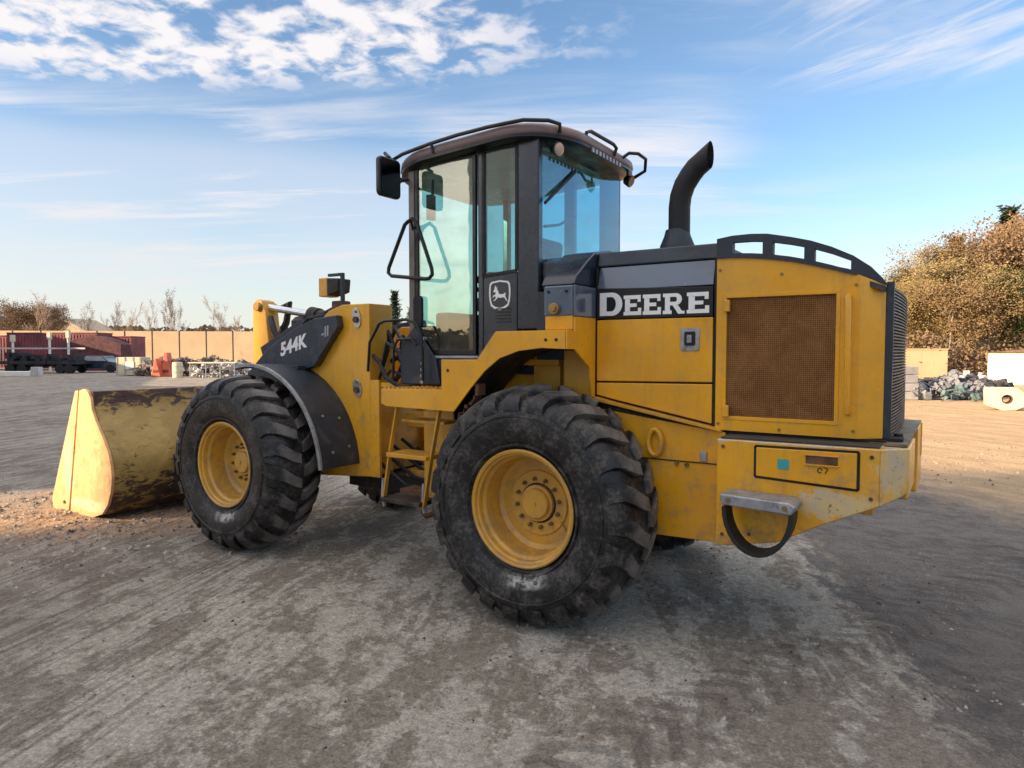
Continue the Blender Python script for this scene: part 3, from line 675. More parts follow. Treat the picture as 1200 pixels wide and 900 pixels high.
# slab-serif name lettering
def rects(mb, x0, z0, w_, h_, L_):
    """letter strokes as boxes on the strip; local unit square"""
    for a, b_, c, d in L_: mb.box(x0+a*w_, x0+c*w_, HY-.0065, HY-.0032, z0+b_*h_, z0+d*h_)
E_ = [(.0, .0, .18, .17), (.0, .83, .18, 1.), (.08, .17, .36, .83), (.18, .0, 1.0, .19), (.18, .81, .97, 1.0), (.36, .41, .74, .59), (.82, .19, 1.0, .36), (.80, .66, .97, .81)]
E_[0] = (.0, .0, .18, .17)
def letter_D(mb, x0, z0, w_, h_):
    o = [(0, 0), (.5, 0)]+arc(.5, .5, .5, -78, 78, 10)+[(.5, 1), (0, 1)]
    o = [(0, 0), (.55, 0)]+[(.55+.45*math.cos(R(a)), .5+.5*math.sin(R(a))) for a in range(-80, 81, 16)]+[(.55, 1), (0, 1)]
    i = [(.30, .19), (.52, .19)]+[(.52+.20*math.cos(R(a)), .5+.31*math.sin(R(a))) for a in range(-80, 81, 16)]+[(.52, .81), (.30, .81)]
    n_ = len(o); y0, y1 = HY-.0065, HY-.0032
    vs = [(x0+a*w_, y, z0+b_*h_) for y in (y0, y1) for pp in (o, i) for a, b_ in pp]
    fs = []
    for k in range(n_):
        k2 = (k+1) % n_
        fs += [(k, k2, n_+k2, n_+k), (2*n_+k, 3*n_+k, 3*n_+k2, 2*n_+k2), (k, 2*n_+k, 2*n_+k2, k2), (n_+k, n_+k2, 3*n_+k2, 3*n_+k)]
    mb.q(vs, fs)
def letter_R(mb, x0, z0, w_, h_):
    rects(mb, x0, z0, w_, h_, [(0, 0, .42, .17), (0, .83, .10, 1.0), (.10, .17, .34, 1.0)])
    o = [(.34, 1.0), (.62, 1.0)]+[(.62+.28*math.cos(R(a)), .71+.29*math.sin(R(a))) for a in range(75, -76, -15)]+[(.62, .42), (.34, .42)]
    i = [(.34, .83), (.58, .83)]+[(.58+.09*math.cos(R(a)), .71+.12*math.sin(R(a))) for a in range(75, -76, -15)]+[(.58, .59), (.34, .59)]
    n_ = len(o); y0, y1 = HY-.0065, HY-.0032
    vs = [(x0+a*w_, y, z0+b_*h_) for y in (y0, y1) for pp in (o, i) for a, b_ in pp]; fs = []
    for k in range(n_-1):
        k2 = k+1
        fs += [(k, k2, n_+k2, n_+k), (2*n_+k, 3*n_+k, 3*n_+k2, 2*n_+k2), (k, 2*n_+k, 2*n_+k2, k2), (n_+k, n_+k2, 3*n_+k2, 3*n_+k)]
    mb.q(vs, fs)
    mb.q([(x0+a*w_, y, z0+b_*h_) for y in (y0, y1) for a, b_ in ((.46, .42), (.72, .42), (.90, .14), (1.03, .14), (1.03, 0), (.74, 0))],
         [(0, 1, 2, 3, 4, 5), (11, 10, 9, 8, 7, 6)]+[(k, 6+k, 6+(k+1) % 6, (k+1) % 6) for k in range(6)])
LB = 1.868
for k, (ch, x_, w_, h_) in enumerate((('D', .305, .148, .140), ('E', .462, .112, .118), ('E', .584, .112, .118), ('R', .708, .125, .118), ('E', .850, .128, .118))):
    mb = MB(); zb = LB-.004*k*0
    {'D': letter_D, 'R': letter_R}.get(ch, lambda mb, a, b_, c, d: rects(mb, a, b_, c, d, E_))(mb, x_, zb, w_, h_)
    pt(mb, 'raised_letter', 'white_decal', ds, bevel=0, smooth=0)
lt = pt(MB().prism(rrect(.815, .925, 1.655, 1.785, .012), HY-.006, HY-.001), 'door_latch', 'zinc', mp, bevel=.002)
pt(MB().prism(rrect(.838, .902, 1.685, 1.765, .01), HY-.010, HY-.0065), 'latch_recess', 'seam_black', mp, bevel=.001)
pt(MB().box(.856, .884, HY-.020, HY-.0105, 1.70, 1.745), 'latch_paddle', 'zinc', mp, bevel=.003)
pt(MB().box(.2765, .2815, HY+.004, HY+.03, 1.20, 2.17).box(.2625, .276, HY+.004, HY+.03, 1.20, 1.36), 'panel_gap', 'seam_black', bevel=0)
pt(MB().box(.262, .272, FO, .2045, 1.665, 1.775), 'fender_end_plate', 'yellow_paint', bevel=.002)
# frame side plate under the hood, tow eye, hinge
sp_ = pt(MB().prism([(.30, .56), (.30, 1.30), (1.075, 1.20), (1.075, .575)], HY+.005, HY+.04), 'frame_side_plate', 'yellow_paint', bevel=.006)
pt(MB().box(.30, 1.07, HY-.0005, HY+.004, 1.016, 1.022), 'panel_seam', 'seam_black', sp_, bevel=0)
ty_ = [(.67+.040*math.cos(a), 1.12+.075*math.sin(a)) for a in [i*math.pi/10 for i in range(20)]]
pt(MB().tube([(x_, HY-.015, z_) for x_, z_ in ty_], .016, 8, closed=True), 'tow_eye', 'yellow_worn', sp_, bevel=0)
pt(MB().box(.935, .975, HY-.006, HY+.004, 1.03, 1.085), 'small_hinge', 'zinc', sp_, bevel=.003)
pt(MB().cyl((.80, HY-.012, 1.005), (.80, HY+.003, 1.005), .012, 8).cyl((.86, HY-.012, 1.0), (.86, HY+.003, 1.0), .012, 8), 'plate_bolt', 'nut_metal', sp_, bevel=0)
pt(MB().box(.35, 1.25, .60, 1.80, .68, 1.2), 'rear_subframe', 'dark_frame')

# ---- rear housing with dust screen
XT = [(1.018, 2.168), (1.10, 2.170), (1.20, 2.163), (1.32, 2.148), (1.45, 2.122), (1.58, 2.085), (1.70, 2.045), (1.735, 2.03)]
scr = (1.055, 1.645, 1.275, 1.965)
hs_ = MB()
# side skin: four pieces round the screen opening, butted
ytop = lambda x: next((XT[i][1]+(XT[i+1][1]-XT[i][1])*(x-XT[i][0])/(XT[i+1][0]-XT[i][0]) for i in range(len(XT)-1) if XT[i][0] <= x <= XT[i+1][0]), 2.03)
body = [(1.018, 1.215)]+XT+[(1.735, 1.212)]
for ys_, (ya, yb, ya2, yb2) in (((HF-.03, HF), (HF, HF-.09, HF-.03, HF-.115)), ((HY, HY+.03), (HY, HY+.09, HY+.03, HY+.115))):
    hs_ = MB()
    hs_.prism([(1.018, scr[3])]+XT+[(1.735, scr[3])], *ys_)
    hs_.prism([(1.018, 1.215), (1.018, scr[3]), (scr[0], scr[3]), (scr[0], scr[2]), (1.735, scr[2]), (1.735, 1.212)], *ys_)
    hs_.prism([(scr[1], scr[2]), (scr[1], scr[3]), (1.735, scr[3]), (1.735, scr[2])], *ys_)
    # tapering rear corner
    hs_.q([(1.735, ya, 1.212), (1.84, yb, 1.212), (1.84, yb, 1.985), (1.735, ya, 2.03), (1.735, ya2, 1.212), (1.82, yb2, 1.212), (1.82, yb2, 1.985), (1.735, ya2, 2.03)],
          [(0, 1, 2, 3), (7, 6, 5, 4), (0, 4, 5, 1), (1, 5, 6, 2), (2, 6, 7, 3), (3, 7, 4, 0)])
    rh = pt(hs_, 'radiator_housing', 'yellow_paint', bevel=0, smooth=30)
pt(MB().box(1.03, 1.80, HY+.14, HF-.14, 1.2, 1.98), 'radiator_core', 'dark_frame', bevel=0)
# deck over the radiator, lower than the side rails
dk = MB()
P_ = [(x_, z_-.012) for x_, z_ in XT]+[(1.84, 1.975), (1.84, 1.95), (1.735, 1.99)]+[(x_, z_-.05) for x_, z_ in XT[::-1]]
dk.prism(P_, HY+.031, HF-.031)
pt(dk, 'hood_deck', 'charcoal_matte', rh, bevel=0)
fr_ = MB()
a0, a1, b0, b1 = scr
fr_.prism([(a0, b0), (a0, b1), (a0+.02, b1-.02), (a0+.02, b0+.02)], HY-.004, HY+.012)
fr_.prism([(a1, b0), (a1, b1), (a1-.02, b1-.02), (a1-.02, b0+.02)], HY-.004, HY+.012)
fr_.prism([(a0, b1), (a1, b1), (a1-.02, b1-.02), (a0+.02, b1-.02)], HY-.004, HY+.012)
fr_.prism([(a0, b0), (a1, b0), (a1-.02, b0+.02), (a0+.02, b0+.02)], HY-.004, HY+.012)
pt(fr_, 'screen_frame', 'yellow_paint', rh, bevel=.002)
pt(MB().box(a0+.015, a1-.015, HY+.010, HY+.022, b0+.015, b1-.015), 'dust_screen', 'brown_screen', rh, bevel=0)
pt(MB().tube([(1.69, HY, 1.34), (1.69, HY-.035, 1.345), (1.688, HY-.042, 1.40), (1.685, HY-.042, 1.87), (1.683, HY-.035, 1.925), (1.68, HY, 1.93)], .014, 8), 'grab_handle', 'yellow_paint', rh, bevel=0)
for z_ in (1.91, 1.33):
    pt(MB().box(1.062, 1.095, HY-.022, HY+.004, z_-.04, z_+.025), 'screen_clip', 'yellow_paint', rh, bevel=.005)
pt(MB().prism([(1.018, 1.212), (1.018, 1.195), (1.86, 1.19), (1.86, 1.209)], HY+.02, HY+.05), 'lower_gasket', 'seam_black', rh, bevel=0)
pt(MB().box(1.0045, 1.0165, HY+.004, HY+.03, 1.21, 2.17), 'panel_gap', 'seam_black', rh, bevel=0)
for x_, z_ in ((1.035, 2.10), (1.035, 1.25), (1.715, 1.985), (1.715, 1.25), (1.36, 2.06), (1.36, 1.235)):
    pt(MB().cyl((x_, HY-.006, z_), (x_, HY-.0005, z_), .008, 6), 'panel_bolt', 'nut_metal', rh, bevel=0)
# arched rails with three slots
top = [(1.018, 2.272), (1.10, 2.283), (1.20, 2.284), (1.285, 2.277), (1.40, 2.250), (1.50, 2.222), (1.60, 2.182), (1.70, 2.130), (1.775, 2.075), (1.815, 2.030), (1.845, 1.99)]
bot = [(1.018, 2.165), (1.10, 2.164), (1.20, 2.155), (1.285, 2.144), (1.40, 2.123), (1.50, 2.098), (1.60, 2.068), (1.70, 2.036), (1.775, 2.018), (1.815, 1.999), (1.845, 1.985)]
def zi(T, x):
    for (xa, za), (xb, zb) in zip(T[:-1], T[1:]):
        if xa <= x <= xb: return za+(zb-za)*(x-xa)/(xb-xa)
    return T[-1][1]
slots = [(1.105, 1.262), (1.315, 1.470), (1.520, 1.690)]
xsr = sorted(set([p[0] for p in top]+[a for s_ in slots for a in s_]))
for y0, y1 in ((HY-.012, HY+.035), (HF-.035, HF+.012)):
    mb = MB(); stz = []
    for xa, xb in zip(xsr[:-1], xsr[1:]):
        ins = any(s_[0] <= xa and xb <= s_[1] for s_ in slots)
        def quad(f0, f1):
            z = [zi(bot, xa)+f0*(zi(top, xa)-zi(bot, xa)), zi(bot, xb)+f0*(zi(top, xb)-zi(bot, xb)), zi(bot, xb)+f1*(zi(top, xb)-zi(bot, xb)), zi(bot, xa)+f1*(zi(top, xa)-zi(bot, xa))]
            mb.q([(xa, y0, z[0]), (xb, y0, z[1]), (xb, y0, z[2]), (xa, y0, z[3]), (xa, y1, z[0]), (xb, y1, z[1]), (xb, y1, z[2]), (xa, y1, z[3])],
                 [(0, 1, 2, 3), (7, 6, 5, 4), (0, 4, 5, 1), (3, 2, 6, 7), (1, 5, 6, 2), (0, 3, 7, 4)])
        if ins: quad(0, .20); quad(.70, 1)
        else: quad(0, 1)
    mb.v = [(x_, y_+((x_-1.70)*.62*(1 if y_ < YC else -1) if x_ > 1.70 else 0), z_) for x_, y_, z_ in mb.v]
    pt(mb, 'hood_rail', 'charcoal_matte', rh, bevel=0)
# rear screen
pt(MB().prism([(HY+.095, 1.20), (HY+.095, 1.99), (HF-.095, 1.99), (HF-.095, 1.20)], 1.822, 1.838, 'X').prism([(HY+.115, 1.20), (HY+.095, 1.20), (HY+.095, 2.0), (HY+.125, 2.0)], 1.842, 1.875, 'X'), 'rear_screen_frame', 'charcoal_matte', rh, bevel=0)
gs = MB()
def bulge(y): return 1.862+.018*(1-((y-YC)/.62)**2)
for i in range(46):
    z_ = 1.215+i*.0168
    for j in range(8):
        ya = HY+.13+j*(HF-HY-.26)/8; yb = ya+(HF-HY-.26)/8
        gs.beam((bulge(ya), ya, z_), (bulge(yb), yb, z_), .005, .007)
for j in range(34):
    y = HY+.13+j*(HF-HY-.26)/33; gs.beam((bulge(y)-.008, y, 1.205), (bulge(y)-.008, y, 1.985), .006, .006, (1, 0, 0))
mat('mesh_wire', (.11, .10, .10), .5, .4, var=.4, sc=14)
tag(pt(gs, 'rear_screen_mesh', 'mesh_wire', rh, bevel=0, smooth=0), kind='stuff')

# ---- counterweight
CY = .285; CFY = 2*YC-CY
cwp = [(1.085, 1.188), (1.085, .615), (1.16, .625), (1.40, .675), (1.60, .79), (1.855, .915), (1.855, 1.190)]
cw = MB()
cw.prism(cwp, CY, .62); cw.prism(cwp, CFY-.335, CFY)
cw.box(1.30, 1.80, .621, CFY-.336, .80, 1.186)
for sgn, yo, yi in ((1, CY, .46), (-1, CFY, 2*YC-.46)):
    cw.q([(1.856, yo, 1.190), (1.965, yi, 1.182), (1.965, yi, .96), (1.856, yo, .915), (1.80, yi, 1.188), (1.80, yi, .86)],
         [(0, 1, 2, 3), (0, 4, 1), (3, 2, 5), (0, 3, 5, 4), (1, 4, 5, 2)])
cwo = pt(cw, 'counterweight', 'counterweight_paint', bevel=.008)
blk = MB().box(1.81, 1.965, .462, .98, .93, 1.182).box(1.81, 1.90, .981, 1.55, .84, 1.180).box(1.81, 1.955, 1.551, 2*YC-.30, .78, 1.182)
pt(blk, 'rear_weight_block', 'counterweight_paint', cwo, bevel=.012)
pt(MB().box(1.79, 1.955, .48, 1.92, 1.186, 1.198), 'top_tread_plate', 'tread_dirty', cwo, bevel=0)
pt(MB().cyl((1.90, .72, 1.19), (1.90, .72, 1.225), .022, 10).box(1.84, 1.93, .56, .66, 1.199, 1.215), 'hood_latch', 'seam_black', cwo, bevel=.002)
pt(MB().box(1.10, 1.85, CY+.02, HY+.01, 1.191, 1.197), 'top_grip_strip', 'charcoal_matte', cwo, bevel=0)
for x_, z_ in ((1.12, 1.15), (1.12, .68), (1.82, 1.15), (1.82, .95), (1.26, .70)):
    pt(MB().cyl((x_, CY-.006, z_), (x_, CY-.0005, z_), .010, 6), 'weight_bolt', 'rusty_iron', cwo, bevel=0)
# compartment door with dark gap round it
gd = MB()
for (xa, za), (xb, zb) in (((1.285, 1.165), (1.765, 1.170)), ((1.765, 1.170), (1.765, .985)), ((1.765, .985), (1.285, 1.005)), ((1.285, 1.005), (1.285, 1.165))):
    gd.beam((xa, CY-.0005, za), (xb, CY-.0005, zb), .004, .012, (0, 0, 1) if abs(xa-xb) > .1 else (1, 0, 0))
pt(gd, 'door_gap', 'seam_black', cwo, bevel=0)
dr = pt(MB().prism([(1.292, 1.159), (1.758, 1.164), (1.758, .992), (1.292, 1.012)], CY-.012, CY-.001), 'compartment_door', 'yellow_paint', cwo, bevel=.004)
pt(MB().prism(rrect(1.398, 1.452, 1.058, 1.108, .006), CY-.015, CY-.0125), 'teal_sticker', 'teal_sticker', cwo, bevel=0)
pt(MB().box(1.53, 1.675, CY-.0145, CY-.0125, 1.098, 1.138), 'door_pull', 'rusty_iron', cwo, bevel=0)
pt(MB().box(1.525, 1.68, CY-.022, CY-.0125, 1.139, 1.144).box(1.525, 1.68, CY-.022, CY-.0125, 1.090, 1.097), 'pull_lip', 'yellow_paint', cwo, bevel=.001)
pt(MB().tube([(1.596+.010*math.cos(a), CY-.014, 1.068+.012*math.sin(a)) for a in [i*.7 for i in range(9)]], .0022, 5).beam((1.612, CY-.014, 1.084), (1.632, CY-.014, 1.078), .003, .004).beam((1.632, CY-.014, 1.078), (1.62, CY-.014, 1.054), .003, .004, (1, 0, 0)),
   'door_stencil', 'seam_black', cwo, bevel=0)
# rear step: tread plate and hanging rubber strap
rs = pt(MB().prism([(1.155, .935), (1.49, .925), (1.52, .905), (1.50, .862), (1.16, .878)], .10, .283), 'rear_step', 'zinc', bevel=.01)
st_ = MB()
pa = [(1.335+.172*math.cos(R(a)), .865+.235*math.sin(R(a))) for a in range(-180, 1, 12)]
pb = [(1.335+.150*math.cos(R(a)), .865+.213*math.sin(R(a))) for a in range(-180, 1, 12)][::-1]
st_.prism(pa+pb, .115, .235)
pt(st_, 'step_hoop', 'black_rubber', rs, bevel=.003, smooth=40)
pt(MB().cyl((1.47, .096, .895), (1.47, .104, .895), .014, 8).cyl((1.20, .096, .905), (1.20, .104, .905), .014, 8), 'step_bolt', 'nut_metal', rs, bevel=0)

# ---- exhaust
ex = pt(MB().lathe([(.115, 2.28), (.11, 2.34), (.085, 2.40), (.075, 2.44)], (.60, 1.0, 0), 20, 'Z'), 'exhaust_base', 'charcoal_matte', bevel=0)
pth = [(.612, 1.0, 2.40), (.612, 1.0, 2.585), (.620, 1.0, 2.655), (.645, 1.0, 2.725), (.685, 1.0, 2.785), (.72, 1.0, 2.825), (.74, 1.0, 2.842)]
sk_ = MB().tube(pth, .069, 18)
n_ = 18
for j in range(n_):                      # slanted mouth
    x_, y_, z_ = sk_.v[6*n_+j]; k = (.812+.03*(z_-2.90)-x_); sk_.v[6*n_+j] = (x_+k, y_, z_+k*.70)
sk_.f.pop()
sk_.lathe([(.048, 0), (.0, 0)], (.70, 1.0, 2.80), 12, 'X')
pt(sk_, 'exhaust_stack', 'black_rubber', ex, bevel=0, smooth=50)

# ---- cowl between cab and hood
cwl = MB()
for (x0, x1, z0, z1, z2) in ((-.165, .255, 2.045, 2.17, 2.27),):
    P_ = [(.22, 2.045), (.26, 2.10), (.40, 2.20), (.50, 2.262), (.70, 2.30), (YC, 2.32)]
    cwl.prism([p for p in P_]+[(2*YC-y, z) for y, z in P_[:-1][::-1]], .03, x1, 'X')
    P2 = [(.56, 2.045), (.56, 2.24), (.70, 2.28), (YC, 2.30)]
    cwl.prism(P2+[(2*YC-y, z) for y, z in P2[:-1][::-1]], x0+.002, .029, 'X')
pt(cwl, 'rear_cowl', 'charcoal', bevel=.012)
pt(MB().box(-.165, .06, .50, 1.9, 1.60, 2.04), 'cab_rear_base', 'charcoal_matte')

# ---- cab
CX0, CX1, CYN, CYF = -1.275, -.165, .52, 1.81
cab = MB()
for y0, y1 in ((CYN, CYN+.06), (CYF-.06, CYF)):
    cab.box(CX0, CX0+.055, y0, y1, 1.66, 3.05)                      # front post
    cab.box(-.655, -.61 if y0 < 1 else -.56, y0, y1, 1.62, 3.05)                         # door post
    cab.prism([(-.33, 1.80), (-.33, 3.05), (CX1, 3.05), (CX1, 1.80)], y0, y1)   # rear post
    cab.prism([(-.609, 1.62), (-.609, 2.165), (-.331, 2.185), (-.331, 1.62)], y0, y1)
    cab.box(CX0+.056, -.656, y0, y1, 3.02, 3.05)
    cab.box(-.609, -.331, y0, y1, 3.03, 3.05)
cab.box(CX0, CX1, CYN+.002, CYF-.002, 1.50, 1.60)
cab.box(CX1-.05, CX1-.001, CYN+.061, CYF-.061, 1.60, 2.30); cab.box(CX1-.05, CX1-.001, CYN+.061, CYF-.061, 3.0, 3.05)
cab.box(CX0, CX0+.05, CYN+.061, CYF-.061, 1.60, 1.85); cab.box(CX0, CX0+.05, CYN+.061, CYF-.061, 2.98, 3.05)
cb = pt(cab, 'cab', 'charcoal', bevel=.012)
mat('post_glow_tan', (.17, .14, .12), .35, var=.15, dirt=(.3, .22, .15), damt=.3)
pt(MB().box(CX0-.004, CX0+.05, CYN-.010, CYN-.001, 1.70, 3.04), 'front_post_glow_strip', 'post_glow_tan', cb, bevel=.004)  # added strip; its tan stands in for sunset light on the charcoal post
pt(MB().box(-1.30, -.94, CYN-.02, 1.9, 1.405, 1.595), 'cab_floor_box', 'charcoal_matte')
pt(MB().box(-1.31, -.63, CYN-.035, CYN+.0, 1.603, 1.622), 'door_sill', 'zinc')
# door
dz = [(-1.215, 3.01), (-.665, 3.01), (-.665, 1.63), (-1.06, 1.63), (-1.215, 1.83)]
di = [(-1.188, 2.99), (-.692, 2.99), (-.692, 1.665), (-1.045, 1.665), (-1.188, 1.845)]
mb = MB(); n_ = 5; y0, y1 = CYN-.012, CYN+.012
vs = [(a, y, b_) for y in (y0, y1) for pp in (dz, di) for a, b_ in pp]; fs = []
for k in range(n_):
    k2 = (k+1) % n_
    fs += [(k, k2, n_+k2, n_+k), (2*n_+k, 3*n_+k, 3*n_+k2, 2*n_+k2), (k, 2*n_+k, 2*n_+k2, k2), (n_+k, n_+k2, 3*n_+k2, 3*n_+k)]
mb.q(vs, fs); dor = pt(mb, 'cab_door', 'black_strip', bevel=.002)
def pane(pts, y, name, m, parent, th=.004, ax='Y'):
    return pt(MB().prism(pts, y, y+th, ax), name, m, parent, bevel=0, smooth=0)
pane(di, CYN-.003, 'glass_pane', 'door_glass', dor)
hd_ = MB().tube([(-1.19, CYN-.012, 1.83), (-1.19, CYN-.055, 1.85), (-1.185, CYN-.06, 2.0), (-1.19, CYN-.012, 2.03)], .016, 8)
pt(MB().prism(rrect(-1.215, -1.135, 1.83, 2.06, .03), CYN-.04, CYN-.014), 'door_handle', 'black_rubber', dor, bevel=.004)
# fixed side window
wi = [(-.606, 3.02), (-.334, 3.02), (-.334, 2.192), (-.606, 2.172)]
wo_ = [(-.611, 3.0), (-.329, 3.0), (-.329, 2.186), (-.611, 2.166)]
pane(wi, CYN+.006, 'side_window', 'window_glass', cb)
sw = MB()
for (xa, za), (xb, zb) in zip(wi, wi[1:]+wi[:1]): sw.beam((xa, CYN+.002, za), (xb, CYN+.002, zb), .014, .022, (0, 0, 1) if abs(xa-xb) > .1 else (1, 0, 0))
pt(sw, 'window_seal', 'black_rubber', cb, bevel=0)
# far side glass with its own frame
pane([(-1.215, 2.98), (-.66, 2.98), (-.66, 1.66), (-1.215, 1.66)], CYF-.03, 'far_window', 'far_glass', cb)
pane([(-.605, 2.99), (-.335, 2.99), (-.335, 2.19), (-.605, 2.17)], CYF-.03, 'far_window', 'far_glass', cb)
pane([(CYN+.055, 2.97), (CYF-.055, 2.97), (CYF-.055, 1.86), (CYN+.055, 1.86)], CX0+.02, 'windscreen', 'far_glass', cb, ax='X')
# rear window: gently bowed pane
rw = MB(); n_ = 12; vs = []; fs = []
for k in range(n_+1):
    y = CYN+.045+k*(CYF-CYN-.09)/n_; x_ = CX1-.004+.018*(1-((y-1.165)/.61)**2)
    vs += [(x_, y, 2.26), (x_, y, 3.03), (x_+.005, y, 2.26), (x_+.005, y, 3.03)]
for k in range(n_):
    o_ = 4*k; fs += [(o_, o_+4, o_+5, o_+1), (o_+2, o_+3, o_+7, o_+6), (o_+1, o_+5, o_+7, o_+3), (o_, o_+2, o_+6, o_+4)]
rw.q(vs, fs); pt(rw, 'rear_window', 'rear_glass', cb, bevel=0)
# louvres and deer emblem on the side panel
lv = MB()
for k in range(5): lv.box(-.50, -.38, CYN-.004, CYN-.0005, 1.85+k*.022, 1.858+k*.022)
pt(lv, 'vent_louvre', 'black_strip', cb, bevel=.001)
def outline(pts, w_, y0, y1):
    mb = MB(); n_ = len(pts); c = (sum(p[0] for p in pts)/n_, sum(p[1] for p in pts)/n_)
    inn_ = [(c[0]+(p[0]-c[0])*(1-w_), c[1]+(p[1]-c[1])*(1-w_)) for p in pts]
    vs = [(a, y, b_) for y in (y0, y1) for pp in (pts, inn_) for a, b_ in pp]; fs = []
    for k in range(n_):
        k2 = (k+1) % n_
        fs += [(k, k2, n_+k2, n_+k), (2*n_+k, 3*n_+k, 3*n_+k2, 2*n_+k2), (k, 2*n_+k, 2*n_+k2, k2), (n_+k, n_+k2, 3*n_+k2, 3*n_+k)]
    return mb.q(vs, fs)
LX, LZ, LH = -.470, 2.035, .088
shield = [(LX+LH*1.02*a, LZ+LH*1.1*b_) for a, b_ in ((-.75, .95), (-.35, 1.0), (0, 1.05), (.35, 1.0), (.75, .95), (.92, .80), (.97, .4), (.97, 0), (.92, -.4), (.80, -.75), (.45, -.95), (0, -1.05), (-.45, -.95), (-.80, -.75), (-.92, -.4), (-.97, 0), (-.97, .4), (-.92, .80))]
em = pt(outline(shield, .13, CYN-.003, CYN-.0005), 'emblem', 'white_decal', cb, bevel=0, smooth=0)
deer = [(-.62, .30), (-.50, .42), (-.46, .62), (-.36, .78), (-.34, .52), (-.20, .66), (-.26, .44), (-.14, .36), (-.10, .12), (.15, .05), (.42, .10), (.52, .18), (.56, .08), (.50, -.04), (.62, -.30), (.72, -.52),
        (.58, -.42), (.44, -.20), (.20, -.18), (.05, -.22), (-.15, -.16), (-.30, -.30), (-.48, -.44), (-.60, -.40), (-.44, -.32), (-.34, -.12), (-.52, -.06), (-.66, -.22), (-.62, -.02), (-.40, .06), (-.36, .22), (-.50, .24)]
mb = MB().prism([(LX+LH*a, LZ+LH*b_) for a, b_ in deer], CYN-.003, CYN-.0005)
pt(mb, 'deer_figure', 'white_decal', cb, bevel=0, smooth=0)
# cab inside
pt(MB().box(CX0+.06, CX1-.06, CYN+.07, CYF-.07, 1.601, 1.63), 'cab_floor', 'seat_fabric', cb)
se = pt(MB().box(-1.0, -.57, .95, 1.40, 1.95, 2.08).prism([(-.61, 2.05), (-.54, 2.50), (-.44, 2.50), (-.48, 2.05)], .97, 1.38).box(-.9, -.6, 1.05, 1.30, 1.63, 1.95), 'operator_seat', 'seat_fabric', bevel=.04, seg=4)
pt(MB().box(-.85, -.45, .80, .90, 2.12, 2.20).box(-.95, -.45, 1.52, 1.74, 1.65, 2.25), 'armrest_console', 'seat_fabric', se, bevel=.02)
swp = [(-1.0+.04*math.sin(a)-.03, YC+.19*math.cos(a), 2.20+.17*math.sin(a)*.45) for a in [i*math.pi/12 for i in range(24)]]
stw = pt(MB().tube(swp, .014, 7, closed=True).tube([(-1.03, YC, 2.18), (-1.15, YC, 1.63)], .035, 8).tube([swp[0], (-1.03, YC, 2.19), swp[12]], .01, 6), 'steering_wheel', 'black_rubber', bevel=0)
pt(MB().box(-1.23, -1.10, .75, 1.65, 1.63, 1.95), 'dashboard', 'seat_fabric', bevel=.02)
pt(MB().tube([(-1.20, .70, 2.94), (-1.14, .62, 2.80), (-1.13, .60, 2.62)], .012, 6).box(-1.15, -1.11, .56, .62, 2.62, 2.80), 'inner_mirror', 'black_rubber', bevel=0)
pt(MB().tube([(-.18, 1.05, 2.62), (-.17, .80, 2.52), (-.17, .60, 2.48)], .010, 6).beam((-.135, .55, 2.62), (-.135, .98, 2.92), .012, .018), 'rear_wiper', 'black_rubber', bevel=0)

# ---- roof
def plan(x0, x1, y0, y1, rx, n_=7):
    return [(a, b_) for a, b_ in rrect(x0, x1, y0, y1, rx, n_)]
def crown(x): return -.052*((x+.45)/.75)**2
def roof_mesh(levels):
    mb = MB(); rings = []
    for ins, z in levels:
        rings.append([(x_, y_, z+crown(x_)) for x_, y_ in plan(-1.50+ins, .03-ins, .425+ins, 2*YC-.48-ins, max(.06, .40-ins*.6))])
    n_ = len(rings[0]); vs = [v for r_ in rings for v in r_]
    fs = [(i*n_+j, i*n_+(j+1) % n_, (i+1)*n_+(j+1) % n_, (i+1)*n_+j) for i in range(len(rings)-1) for j in range(n_)]
    fs.append(tuple(range((len(rings)-1)*n_, len(rings)*n_))); fs.append(tuple(range(n_))[::-1]); return mb.q(vs, fs)
rf = pt(roof_mesh([(.012, 3.068), (.0, 3.085), (.004, 3.118), (.018, 3.134), (.06, 3.148), (.22, 3.162), (.45, 3.168)]), 'roof', 'roof_paint', bevel=0, smooth=50)
pt(roof_mesh([(.10, 3.028), (.04, 3.034), (.006, 3.048), (.006, 3.066)]), 'roof_liner', 'black_strip', rf, bevel=0, smooth=40)
def rp(x, dy=0.): return (x, .425+dy, 3.175+crown(x))
nr = [(-1.50, .70, 3.08+crown(-1.5)), (-1.50, .56, 3.11+crown(-1.49)), (-1.42, .44, 3.125+crown(-1.4))]+[(x_, .415, 3.135+crown(x_)) for x_ in (-1.25, -1.0, -.75, -.5, -.35)]+[(-.22, .425, 3.14+crown(-.2)), (-.08, .50, 3.14+crown(-.07)), (-.03, .56, 3.13+crown(.0)), (-.04, .58, 3.08+crown(.0))]
rl = pt(MB().tube(nr, .013, 8), 'roof_rail', 'black_strip', rf, bevel=0)
pt(MB().tube([(-.98, .415, 3.135+crown(-.98)), (-.97, .425, 3.07+crown(-.98))], .012, 6).tube([(-1.42, .44, 3.125+crown(-1.42)), (-1.40, .46, 3.06+crown(-1.4))], .012, 6), 'rail_stay', 'black_strip', rf, bevel=0)
pt(MB().tube([(.0, .84, 3.07), (.02, .84, 3.125), (.03, .88, 3.14), (.05, 1.20, 3.13), (.05, 1.25, 3.115), (.03, 1.25, 3.06)], .013, 8), 'roof_rail', 'black_strip', rf, bevel=0)
